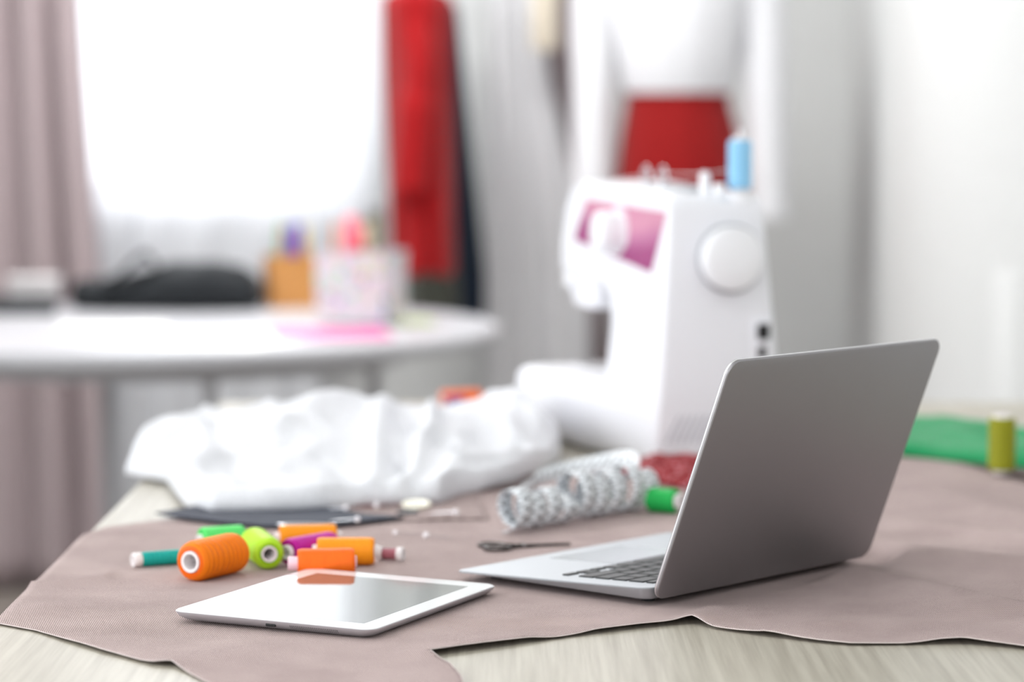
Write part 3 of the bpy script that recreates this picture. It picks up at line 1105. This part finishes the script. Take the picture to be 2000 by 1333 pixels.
rowsK = [([14.5 / 14] * 14, .026, .0085), ([1] * 13 + [1.5], .0410, .0158), ([1.5] + [1] * 13, .0595, .0158), ([1.75] + [1] * 11 + [1.75], .0780, .0158),
         ([2.25] + [1] * 10 + [2.25], .0965, .0158), ([1, 1, 1, 1.25, 5, 1.25, 1], .1150, .0158)]
for ws, xc, dp in rowsK:
    y = -LW / 2 - 14.5 * PITCHK / 2
    for w in ws:
        key(xc, y + w * PITCHK / 2, w * PITCHK - .0030, dp); y += w * PITCHK
yR = -LW / 2 + 14.5 * PITCHK / 2
for k, (xx, dd) in enumerate(((.1192, .0072), (.1192, .0072), (.1192, .0072))):
    key(xx, yR - PITCHK * (2.5 - k), PITCHK - .003, dd)
key(.1106, yR - PITCHK * 1.5, PITCHK - .003, .0072)
for (x, y) in ((.03, -.03), (.03, -LW + .03), (.2, -.03), (.2, -LW + .03)):
    bm = BM(); lathe(bm, [(.006, -.0032), (.007, .0), (.007, .003)], 16, m=Matrix.Translation((x, y, .0006))); obj('foot', bm, M['rubber'], lap)
# lid
LIDA = R(110.35); LH = .221
lid_rot = Matrix.Rotation(PI - LIDA, 4, 'Y') if False else None
ux = Vector((math.cos(LIDA), 0, math.sin(LIDA)))      # up the lid
un = Vector((math.sin(LIDA), 0, -math.cos(LIDA)))     # inner normal (towards the user)
lm = Matrix((ux, Vector((0, 1, 0)), un)).transposed().to_4x4(); lm.translation = Vector((0, 0, .004))


def lid_ring(k, z, r=.013):
    return [lm @ Vector((x, y, z)) for x, y in rrect(k, LH - k, -LW + k, -k, max(.002, r - k), 8)]


bm = BM(); loft(bm, [lid_ring(.0016, 0), lid_ring(.0006, .0003), lid_ring(0, .0012), lid_ring(0, .0042), lid_ring(.0004, .0047)])
lid = obj('lid', bm, M['alu_lid'], lap, sm=30)
bm = BM(); loft(bm, [lid_ring(.0001, .0026), lid_ring(-.00012, .0028), lid_ring(-.00012, .0040), lid_ring(.0001, .0042)], False, False); obj('polished_edge', bm, M['edge'], lid)
bm = BM(); loft(bm, [lid_ring(.001, .0046), lid_ring(.001, .0050), lid_ring(.0014, .0052)]); obj('bezel', bm, M['alu'], lid)
bm = BM(); loft(bm, [[lm @ Vector((x, y, z)) for x, y in rrect(.026, LH - .016, -LW + .019, -.019, .001, 2)] for z in (.0050, .0055)]); obj('screen', bm, M['display'], lid)
bm = BM(); tube(bm, [(.0065, -.030, .0075), (.0065, -LW + .030, .0075)], .0048, 14); obj('hinge', bm, M['rubber'], lap)

# ------------------------------------------------------------------ tablet
tab = empty('tablet', TAB_LOC, rot=TAB_ROT)
tag(tab, 'white tablet lying face up on taupe fabric', 'tablet')
hx, hy = .1205, .0929


def tr_ring(k, z, r=.012): return [(x, y, z) for x, y in rrect(-hx + k, hx - k, -hy + k, hy - k, max(.003, r - k * .3), 8)]


bm = BM(); loft(bm, [tr_ring(.018, -.0092), tr_ring(.0115, -.0086), tr_ring(.0060, -.0070), tr_ring(.0026, -.0048), tr_ring(.0008, -.0026), tr_ring(.0001, -.0012), tr_ring(0, -.0004)])
tb_ = obj('back_shell', bm, M['tab_back'], tab, sm=40)
bm = BM(); loft(bm, [tr_ring(.0004, -.0008), tr_ring(.0004, -.0001), tr_ring(.0009, 0.0002)]); gl = obj('front_glass', bm, M['tab_glass'], tab, sm=25)
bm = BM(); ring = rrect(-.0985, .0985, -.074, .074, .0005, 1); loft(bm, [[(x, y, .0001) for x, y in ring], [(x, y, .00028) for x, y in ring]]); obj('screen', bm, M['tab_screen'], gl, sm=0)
bm = BM(); lathe(bm, [(.0056, .0001), (.0056, .00026), (.0050, .00026), (.0048, .0001)], 24, m=Matrix.Translation((-.1095, 0, 0))); obj('home_button', bm, M['plastic_grey'], gl)
bm = BM(); box(bm, -.1196, -.1166, -.0046, .0046, -.0054, -.0028, .0008); obj('charging_port', bm, M['port'], tb_)
bm = BM()
for i in range(26):
    for j in range(3):
        y = -.018 - i * .0017; s = j / 2
        xx = -.1193 + .0020 * s; zz = -.0032 - .0020 * s
        lathe(bm, [(.0003, -.0004), (.0003, .0004)], 6, m=Matrix.Translation((xx, y, zz)) @ Matrix.Rotation(R(-55), 4, 'Y'))
tag(obj('speaker_grille', bm, M['rubber'], tb_, sm=0), kind='stuff')

# ------------------------------------------------------------------ sewing machine
SM = empty('sewing_machine', (.165, 3.36, T + .001), R(-70))
tag(SM, 'white sewing machine with pink panel and large handwheel', 'sewing machine')
yf = lambda z: .003 + .024 * z / .33     # front face, leaning back
yb_ = lambda z: .168 - .020 * sstep(.1, .33, z)


def extr(profile, front, back, bev, seg=4):
    """front profile (x,z) polygon pushed from front to back with leaning faces"""
    bm = BM()
    loft(bm, [[(x, front(z), z) for x, z in profile], [(x, back(z), z) for x, z in profile]])
    bmesh.ops.recalc_face_normals(bm, faces=bm.faces)
    ed = [e for e in bm.edges if e.calc_face_angle(0) > R(20)]
    bmesh.ops.bevel(bm, geom=ed, offset=bev, segments=seg, profile=.5, affect='EDGES', clamp_overlap=True)
    return bm


prof = [(0, 0), (.002, .10), (-.006, .305), (-.014, .318), (-.04, .322), (-.30, .332), (-.335, .322), (-.352, .296), (-.358, .25), (-.352, .215), (-.21, .205), (-.178, .19), (-.168, .16), (-.172, .10), (-.182, .075), (-.182, 0)]
obj('housing', extr(prof, yf, yb_, .010), M['plastic'], SM, sm=40)
# head block with face plate
prof = [(-.250, .236), (-.250, .178), (-.275, .167), (-.330, .168), (-.347, .184), (-.355, .236)]
hd = obj('head', extr(prof, lambda z: .030, lambda z: .145, .008), M['plastic'], SM, sm=40)
bm = BM(); lathe(bm, [(.012, 0), (.012, .010), (.010, .012)], 24, m=axis_matrix((-.330, .031, .205), (-.330, .01, .205))); obj('tension_dial', bm, M['plastic2'], hd)
bm = BM(); lathe(bm, [(.0035, 0), (.0035, .055)], 12, m=Matrix.Translation((-.305, .085, .125))); nb = obj('needle_bar', bm, M['steel'], hd)
bm = BM(); lathe(bm, [(.0003, 0), (.0010, .008), (.0010, .036)], 8, m=Matrix.Translation((-.305, .085, .092))); obj('needle', bm, M['steel'], nb)
bm = BM(); box(bm, -.318, -.292, .078, .098, .094, .097, .001); box(bm, -.309, -.301, .096, .102, .094, .18, .001); obj('presser_foot', bm, M['steel'], hd)
# bed with a rounded overhanging front
bm = BM()
rings = []
bx0, bx1 = -.385, -.002


def densify(P, step=.012):
    out = []
    for a, b in zip(P, P[1:] + P[:1]):
        n = max(1, int(math.dist(a, b) / step))
        out += [(a[0] + (b[0] - a[0]) * k / n, a[1] + (b[1] - a[1]) * k / n) for k in range(n)]
    return out


base_ring = densify(rrect(bx0, bx1, -.038, .140, .028, 6))
for (k, z) in ((.028, .0), (.018, .005), (.008, .022), (.002, .045), (0, .066), (.0015, .080), (.006, .087), (.013, .0905), (.018, .091)):
    ring = []
    for x, y in base_ring:
        f = max(0, min(1, (.06 - y) / .098))              # 1 on the front, 0 at the back
        fade = sstep(-.20, -.005, x)
        yy = y + f * (k * (1 - .85 * fade) + .0415 * fade) - (1 - f) * k * .3
        xx = x + k * .7 * sstep(-.30, -.385, x) if x < -.30 else x
        ring.append((xx, yy, z))
    rings.append(ring)
loft(bm, rings)
bed = obj('bed', bm, M['plastic'], SM, sm=40)
bm = BM(); box(bm, -.35, -.25, .045, .125, .0912, .0925, .0006); obj('needle_plate', bm, M['steel'], bed)
# pink panel, flush on the leaning front
bm = BM(); P4 = [(-.272, .309), (-.013, .3005), (-.047, .2275), (-.306, .257)]
loft(bm, [[(x, yf(z) + .0005, z) for x, z in P4], [(x, yf(z) - .0010, z) for x, z in P4]]); obj('pink_panel', bm, M['decal'], SM, sm=0)
md_ = axis_matrix((-.158, yf(.27), .271), (-.158, yf(.27) - 1, .271 + .03))
bm = BM(); lathe(bm, [(.029, 0), (.029, .003), (.0265, .004), (.026, .026), (.024, .030), (.018, .032)], 36, m=md_); dl = obj('stitch_dial', bm, M['plastic2'], SM)
bm = BM(); lathe(bm, [(.0335, 0), (.0335, .0016)], 36, m=md_); obj('dial_ring', bm, mat('dial_scale', (236, 214, 226), .4), dl)
# handwheel
mw = axis_matrix((0, .0975, .246), (1, .0975, .246))
bm = BM(); lathe(bm, [(.042, -.006), (.042, .004), (.0405, .006)], 48, m=Matrix.Translation((0, .0045, -.001)) @ mw); obj('wheel_recess_shade', bm, M['plastic_grey'], SM)  # grey recess disc set off-centre, its wide side imitates the knob's shadow
bm = BM(); lathe(bm, [(.036, .004), (.0385, .008), (.0385, .020), (.0365, .0245), (.030, .0255), (.0285, .0262), (0.010, .0268)], 48, m=mw); hw_ = obj('handwheel', bm, M['plastic2'], SM)
# switch panel and vents on the right end
bm = BM(); box(bm, -.004, .0022, .132, .156, .118, .172, .002); sp = obj('switch_panel', bm, M['plastic'], SM)
bm = BM(); box(bm, .0018, .0050, .1365, .1525, .147, .166, .001); obj('power_switch', bm, M['port'], sp)
bm = BM(); box(bm, .0018, .0028, .138, .149, .124, .139, .0006); obj('socket', bm, M['port'], sp)
for i in range(8):
    y0 = .020 + i * .0088
    bm = BM(); tube(bm, [(.0008, y0, .026), (.0008, y0 + .010, .046), (.0008, y0 + .017, .058)], .0015, 8); obj('vent_rib', bm, M['vent'], SM)
# top: groove, guides, pins, spool pin
bm = BM(); box(bm, -.29, -.05, .075, .115, .3245, .3300, .002); obj('top_tray', bm, M['plastic_grey'], SM)
for x, y in ((-.205, .078), (-.155, .080)):
    bm = BM(); tube(bm, [(x + .011 * math.cos(a), y, .3415 + .010 * math.sin(a)) for a in [i * 2 * PI / 20 for i in range(20)]], .0018, 8, True); g = obj('thread_guide', bm, M['steel'], SM)
    bm = BM(); lathe(bm, [(.006, .322), (.006, .332), (.003, .334)], 14, m=Matrix.Translation((x, y, 0))); obj('guide_post', bm, M['steel'], g)
bm = BM(); lathe(bm, [(.0065, .316), (.0065, .343), (.0055, .347), (.003, .3485)], 16, m=Matrix.Translation((-.045, .088, 0))); obj('bobbin_winder', bm, M['plastic2'], SM)
bm = BM(); lathe(bm, [(.0075, .314), (.0075, .331), (.006, .334)], 16, m=Matrix.Translation((-.030, .100, 0))); obj('winder_stop', bm, M['plastic2'], SM)
bm = BM(); lathe(bm, [(.019, .312), (.019, .3215), (.017, .323), (.0025, .3235), (.0025, .398), (.0015, .400)], 24, m=Matrix.Translation((-.028, .1265, 0))); obj('spool_pin', bm, M['plastic2'], SM)
bm = BM(); tube(bm, [(-.032, .112, .350), (-.045, .088, .3455), (-.155, .080, .343), (-.205, .078, .340), (-.30, .075, .333)], .0006, 6); obj('upper_thread', bm, M['core'], SM)
for x, y in ((-.03, .02), (-.03, .15), (-.15, .02), (-.15, .15)):
    bm = BM(); lathe(bm, [(.009, -.001), (.009, .003)], 14, m=Matrix.Translation((x, y, 0))); obj('foot', bm, M['rubber'], SM)


# ------------------------------------------------------------------ spools
def spool(name, p0, p1, r, th, label, group, rc=.006, ext=.004, core=None, bulge=.10, ridges=0, taper=0, wob=.0, ext1=None, flange=0):
    """thread wound on a hollow core: p0,p1 thread ends (axis)"""
    p0, p1 = Vector(p0), Vector(p1)
    L_ = (p1 - p0).length
    m = axis_matrix(p0, p1)
    root = empty(name, m.translation, rot=m.to_euler())
    tag(root, label, 'thread spool', group)
    bm = BM()
    prof = []
    n = 96
    rnd = random.Random(len(name) + int(p0.x * 1e4))
    for i in range(n + 1):
        t = i / n
        e = min(t, 1 - t)
        rr = r * (1 - bulge * (1 - min(1, e / .09)) ** 2)
        if ridges: rr *= 1 + .075 * abs(math.sin(PI * ridges * t + .5 * math.sin(9 * t))) ** .7 * min(1, e * 8)
        if wob: rr += wob * math.sin(t * 40)
        prof.append((rr * (1 - taper * t), t * L_))
    prof = [(rc + .0005, 0)] + prof + [(rc + .0005, L_)]
    lathe(bm, prof, 40, False, False)
    obj('thread', bm, TH[th], root, sm=50)
    e1 = ext if ext1 is None else ext1
    bm = BM()
    lathe(bm, [(rc * .72, L_ * .5), (rc * .72, -ext + .0004), (rc * .76, -ext), (rc * .97, -ext), (rc, -ext + .0005), (rc, L_ + e1 - .0005), (rc * .97, L_ + e1), (rc * .76, L_ + e1), (rc * .72, L_ + e1 - .0004), (rc * .72, L_ * .5)], 28, False, False)
    obj('core', bm, core or M['core'], root, sm=40)
    if flange:
        for z0_, z1_ in ((-ext, -.0003), (L_ + .0003, L_ + e1)):
            bm = BM(); lathe(bm, [(rc * .8, z0_), (flange * .93, z0_), (flange, z0_ + .0006), (flange, z1_ - .0006), (flange * .93, z1_), (rc * .8, z1_)], 28, False, False); obj('end_cap', bm, M['core'], root, sm=40)
    bm = BM(); lathe(bm, [(rc * .71, L_ * .45), (rc * .71, L_ * .55)], 20); obj('core_inside', bm, M['core_in'], root)
    return root


def on_axis(a, b, r, lift=.0):
    """axis ends given by the pixel of each end centre; lies on the cloth"""
    pa, pb = at(a[0], a[1], r + .003), at(b[0], b[1], r + .003)
    h = max(ch(*(pa.lerp(pb, t)).xy) for t in (0, .5, 1)) + r + .0004 + lift
    pa.z = pb.z = T + h
    return pa, pb


G = 'thread spools scattered by the tablet'
a, b = on_axis((372, 1098), (462, 1078), .0178); spool('thread_spool', a, b, .0172, 'orange', 'large ridged orange thread spool with its open end facing the camera', G, .0098, .0012, ridges=10, bulge=.16)
a, b = on_axis((276, 1093), (352, 1087), .0066); spool('thread_bobbin', a, b, .0064, 'teal', 'thin teal thread bobbin with white end beside the large orange spool', G, .0045, .0085, ridges=9, bulge=.05, flange=.0066)
a, b = on_axis((393, 1056), (474, 1050), .0125); spool('thread_spool', a, b, .0125, 'mint', 'bright mint green spool partly hidden behind the large orange spool', G, .006, .003)
a, b = on_axis((526, 1083), (496, 1059), .0148); spool('thread_spool', a, b, .0148, 'lime', 'lime green thread spool with its open end facing the camera', G, .0075, .0012, bulge=.28)
a, b = on_axis((546, 1050), (656, 1047), .0118); spool('thread_spool', a, b, .0118, 'amber', 'amber thread spool at the back of the cluster before the navy fabric', G, .005, .005)
a, b = on_axis((563, 1079), (648, 1064), .0128); spool('thread_spool', a, b, .0128, 'magenta', 'magenta thread spool between the lime and orange spools', G, .0068, .004)
a, b = on_axis((620, 1077), (731, 1077), .0128); spool('thread_spool', a, b, .0128, 'amber', 'orange yellow thread spool beside the thin mauve bobbin', G, .0058, .0045)
a, b = on_axis((748, 1082), (775, 1083), .0056); spool('thread_bobbin', a, b, .0052, 'mauve', 'thin mauve thread bobbin with white ends', G, .0042, .004, bulge=.02, ext1=.0065, flange=.0068)
a, b = on_axis((581, 1101), (692, 1099), .0132); spool('thread_spool', a, b, .0132, 'orange_red', 'bright orange spool with pink core lying behind the tablet', G, .0062, .0085, core=M['core_pink'], ext1=.002)
a, b = on_axis((1268, 976), (1322, 980), .0128); spool('thread_spool', a, b, .0128, 'green', 'bright green thread spool beside the measuring tape', None, .0078, .005, bulge=.2)
q = at(1956, 936); z0 = T + .0068
spool('thread_spool', (q.x, q.y, z0 + .004), (q.x, q.y, z0 + .064), .0155, 'olive', 'olive green thread spool standing upright before the green cloth', None, .0105, .004, bulge=.08)
W = Matrix.LocRotScale(Vector((.165, 3.36, T + .001)), __import__('mathutils').Euler((0, 0, R(-70))), None)
q = W @ Vector((-.028, .1265, .324))
spool('thread_spool', (q.x, q.y, q.z + .004), (q.x, q.y, q.z + .062), .0145, 'blue', 'pale blue thread spool standing on top of the sewing machine', None, .0092, .004, bulge=.1)
pa, pb = at(862, 781, .012), at(938, 777, .012); pa.z = pb.z = T + .0125; pb.y = pa.y + .02
spool('thread_spool', pa, pb, .012, 'orange_red', 'orange spool at the far table edge behind the white garment', None, .006, .004)
pa, pb = at(872, 788, .008), at(905, 786, .008); pa.z = pb.z = T + .0085
spool('thread_bobbin', pa, pb, .0080, 'purple', 'purple thread bobbin in front of the far orange spool', None, .004, .003)

# ------------------------------------------------------------------ measuring tape (one ribbon in loose coils)
def ribbon(name, pts, nrm, w, mt, label, cat):
    bm = BM()
    uvl = bm.loops.layers.uv.new('UVMap')
    s = 0
    vs, us = [], []
    for i, p in enumerate(pts):
        if i: s += (p - pts[i - 1]).length
        n = nrm[i]
        vs.append((bm.verts.new(p - n * w / 2), bm.verts.new(p + n * w / 2))); us.append(s * 100)
    for i in range(len(vs) - 1):
        f = bm.faces.new((vs[i][0], vs[i][1], vs[i + 1][1], vs[i + 1][0]))
        for l, uv in zip(f.loops, ((us[i], 0), (us[i], 1), (us[i + 1], 1), (us[i + 1], 0))): l[uvl].uv = uv
    me = bpy.data.meshes.new(name); bm.to_mesh(me); bm.free(); me.materials.append(mt)
    me.polygons.foreach_set('use_smooth', [True] * len(me.polygons))
    o = bpy.data.objects.new(name, me); COL.objects.link(o)
    md = o.modifiers.new('thick', 'SOLIDIFY'); md.thickness = .0005
    return tag(o, label, cat)


def coil(a, b, r, turns, start, n=26, pitchw=0):
    """helix round the table-parallel axis a-b"""
    ax = (b - a); L_ = ax.length; ax = ax.normalized()
    side = ax.cross(Vector((0, 0, 1))).normalized()
    out, nr = [], []
    N_ = int(turns * n)
    for i in range(N_ + 1):
        t = i / N_
        an = start + 2 * PI * turns * t
        rr = r * (1 + .10 * math.sin(an * .37 + 1))
        c = a + ax * L_ * t
        z = T + .0045 + rr + rr * math.sin(an)
        out.append(Vector((c.x, c.y, 0)) + side * rr * math.cos(an) + Vector((0, 0, z)))
        nr.append((ax + Vector((0, 0, .10 * math.cos(an * .5)))).normalized())
    return out, nr


A1, B1 = at(992, 1046), at(1090, 1030)
A2, B2 = at(1112, 1024), at(1258, 1000)
c1, n1 = coil(Vector((A1.x, A1.y, 0)), Vector((B1.x, B1.y, 0)), .0190, 3.25, -PI / 2)
c2, n2 = coil(Vector((A2.x, A2.y, 0)), Vector((B2.x, B2.y, 0)), .0225, 4.6, -PI / 2 + .5)
mid = catmull([c1[-1], Vector((at(1102, 1015).x, at(1102, 1015).y, T + .03)), c2[0]], 8)[1:-1]
nm = [n1[-1].lerp(n2[0], i / len(mid)).normalized() for i in range(len(mid))]
q0 = at(1232, 972); q1 = at(1130, 966); q2 = at(1056, 972); q3 = at(1036, 982)
tail = catmull([c2[-1], Vector((q0.x, q0.y, T + .042)), Vector((q1.x, q1.y, T + .030)), Vector((q2.x, q2.y, T + .022)), Vector((q3.x, q3.y, T + .016)), Vector((at(1016, 992).x, at(1016, 992).y, T + .0155))], 10)[1:]
nt_ = [n2[-1].lerp(Vector((.2, .45, .85)).normalized(), min(1, i / 12)).normalized() for i in range(len(tail))]
ribbon('measuring_tape', c1 + mid + c2 + tail, n1 + nm + n2 + nt_, .0215, M['tape'], 'loosely coiled white measuring tape with black marks', 'measuring tape')


# ------------------------------------------------------------------ heaps of cloth: red print and green
def heap(name, mt, pts, H, label, seed, lip=.008, nu=90, nv=40, fr=14):
    """front outline then back outline (pixels); rounded, folded heap"""
    n = len(pts) // 2
    F = resample([at(*p) for p in pts[:n]], nu); B = resample([at(*p) for p in pts[n:][::-1]], nu)
    bm = BM(); rows = []
    for j in range(nv + 1):
        v = j / nv
        row = []
        for i in range(nu + 1):
            q = F[i].lerp(B[i], v); u = i / nu
            e = math.sqrt(max(0, 1 - (1 - min(1, v / .22)) ** 2)) * math.sqrt(max(0, 1 - (1 - min(1, (1 - v) / .3)) ** 2))
            e *= math.sqrt(max(0, 1 - (1 - min(1, (u + .002) / .07)) ** 2)) * math.sqrt(max(0, 1 - (1 - min(1, (1.002 - u) / .07)) ** 2))
            w = noise.noise((q.x * fr, q.y * fr * .7, seed)); w2 = noise.noise((q.x * fr * 2.6, q.y * fr * 2, seed + 3))
            z = H * e * (.72 + .45 * (1 - 2 * abs(w)) + .15 * w2) * (.8 + .2 * v)
            row.append(bm.verts.new((q.x, q.y, T + .0045 + max(0, z))))
        rows.append(row)
    for r0, r1 in zip(rows, rows[1:]):
        for i in range(nu): bm.faces.new((r0[i], r0[i + 1], r1[i + 1], r1[i]))
    o = obj(name, bm, mt, sm=70)
    md = o.modifiers.new('thick', 'SOLIDIFY'); md.thickness = .001; md.offset = -1
    return tag(o, label, 'fabric')


heap('red_print_fabric', M['red_print'], [(1195, 932), (1260, 948), (1330, 962), (1400, 965), (1400, 918), (1330, 921), (1260, 921), (1195, 917)], .020, 'red and white printed cloth bunched by the sewing machine', 4, fr=30)
heap('green_cloth', M['green_cloth'], [(1740, 895), (1810, 902), (1880, 912), (1960, 922), (2060, 930), (2060, 878), (1960, 862), (1880, 850), (1810, 845), (1740, 845)], .024, 'folded bright green cloth beside the olive spool', 9, fr=9)


# ------------------------------------------------------------------ scissors
sa, sb = at(941, 1072, .003), at(1116, 1066, .003)
ax = (sb - sa); SL = ax.length
sc_root = empty('embroidery_scissors', (sa.x, sa.y, T + ch(*sa.xy) + .0018), math.atan2(ax.y, ax.x))
tag(sc_root, 'small dark steel embroidery scissors lying beside the laptop', 'scissors')
for sg in (1, -1):
    bm = BM()
    loft(bm, [[(SL * .42, -.0024 + sg * .001, z), (SL * .42, .0034 + sg * .001, z), (SL * .62, .0028 * 1 + sg * .0006, z), (SL * .99, sg * .0008 + .0004, z), (SL * .99, sg * .0008 - .0004, z), (SL * .62, -.0026 + sg * .0006, z)] for z in (sg * .0007 - .0006, sg * .0007 + .0006)])
    bl = obj('blade', bm, M['dark_steel'], sc_root, sm=0)
    bm = BM()
    tube(bm, catmull([(SL * .46, sg * .0006, sg * .0007), (SL * .36, -sg * .003, 0), (SL * .27, -sg * .008, 0)], 5), [.0022] * 11, 10)
    rg = [(SL * .14 + .0120 * math.cos(t), -sg * .0125 + .0105 * math.sin(t), 0.0004 + sg * .0003) for t in [i * 2 * PI / 28 for i in range(28)]]
    tube(bm, rg, .0018, 10, True)
    obj('handle', bm, M['dark_steel'], bl)
bm = BM(); lathe(bm, [(.0026, -.0016), (.0026, .0016), (.0018, .0022)], 16, m=Matrix.Translation((SL * .46, 0, 0))); obj('pivot_screw', bm, M['steel'], sc_root)

# ------------------------------------------------------------------ pins, needles, buttons
def pin(px, py, ang, label, h=.004, r=.0031, ln=.03):
    q = at(px, py, h + r)
    root = empty('dressmaking_pin', (q.x, q.y, T + h + r), R(ang))
    tag(root, label, 'pin', 'pearl-headed pins on the fabric')
    bm = BM(); bmesh.ops.create_uvsphere(bm, u_segments=16, v_segments=10, radius=r); obj('head', bm, M['pearl'], root, sm=80)
    bm = BM(); tube(bm, [(r * .8, 0, 0), (ln * .7, 0, -r * .55), (ln, 0, -r * .9)], [.0004, .0004, .0001], 6); obj('shaft', bm, M['steel'], root)


pin(676, 993, 150, 'pearl-headed pin on the burgundy scrap', .0065)
pin(735, 987, 20, 'pearl-headed pin at the hem of the white garment above the buttons', .0065)
pin(890, 1001, 160, 'pearl-headed pin on the pale swatch near the measuring tape', .0045)
pin(698, 1015, 170, 'pearl-headed pin resting on the navy fabric', .0075)
pin(772, 1041, 10, 'fainter of two pearl-headed pins beyond the mauve bobbin', .0035, .0024)
pin(832, 1046, -15, 'pearl-headed pin closest to the scissors', .0035)


def rod_pin(name, px0, px1, py, label):
    a, b = at(px0, py, .009), at(px1, py + 2, .009)
    m = math.atan2(b.y - a.y, b.x - a.x); ln = (b - a).length
    root = empty(name, (a.x, a.y, T + .0095), m)
    tag(root, label, 'safety pin')
    bm = BM()
    tube(bm, [(.002, -.003, 0), (ln * .95, -.003, 0)], .0010, 8)
    tube(bm, catmull([(ln * .95, .003, .0005), (ln * .5, .0042, .001), (.006, .004, .0005), (0, .003, 0), (-.003, 0, 0), (0, -.003, 0), (.006, -.003, 0)], 5), .0010, 8)
    obj('wire', bm, M['steel'], root)
    bm = BM(); box(bm, ln * .9, ln, -.0045, .0045, -.0014, .0016, .001); obj('clasp', bm, M['steel'], root)


rod_pin('safety_pin', 548, 656, 1026, 'steel safety pin behind the amber spool on the navy fabric')


def button(px, py, r, mt, label, z=.0045, tilt=0):
    q = at(px, py, z)
    bm = BM()
    lathe(bm, [(r * .9, 0), (r, .0008), (r, .0022), (r * .88, .0030), (r * .78, .0024), (r * .5, .0022)], 32)
    o = obj('button', bm, mt, loc=(q.x, q.y, T + z), rot=(R(tilt), 0, 0))
    tag(o, label, 'button', 'buttons on the swatch')
    for dx, dy in ((.18, .18), (-.18, .18), (.18, -.18), (-.18, -.18)):
        b2 = BM(); lathe(b2, [(r * .09, 0), (r * .09, .0003)], 10, m=Matrix.Translation((dx * r, dy * r, .00215))); obj('hole', b2, M['port'], o)


button(796, 1004, .0115, M['blackb'], 'black button partly under the cream button', .0045)
button(813, 988, .0155, M['cream'], 'large cream button leaning on the black button', .0078, 8)
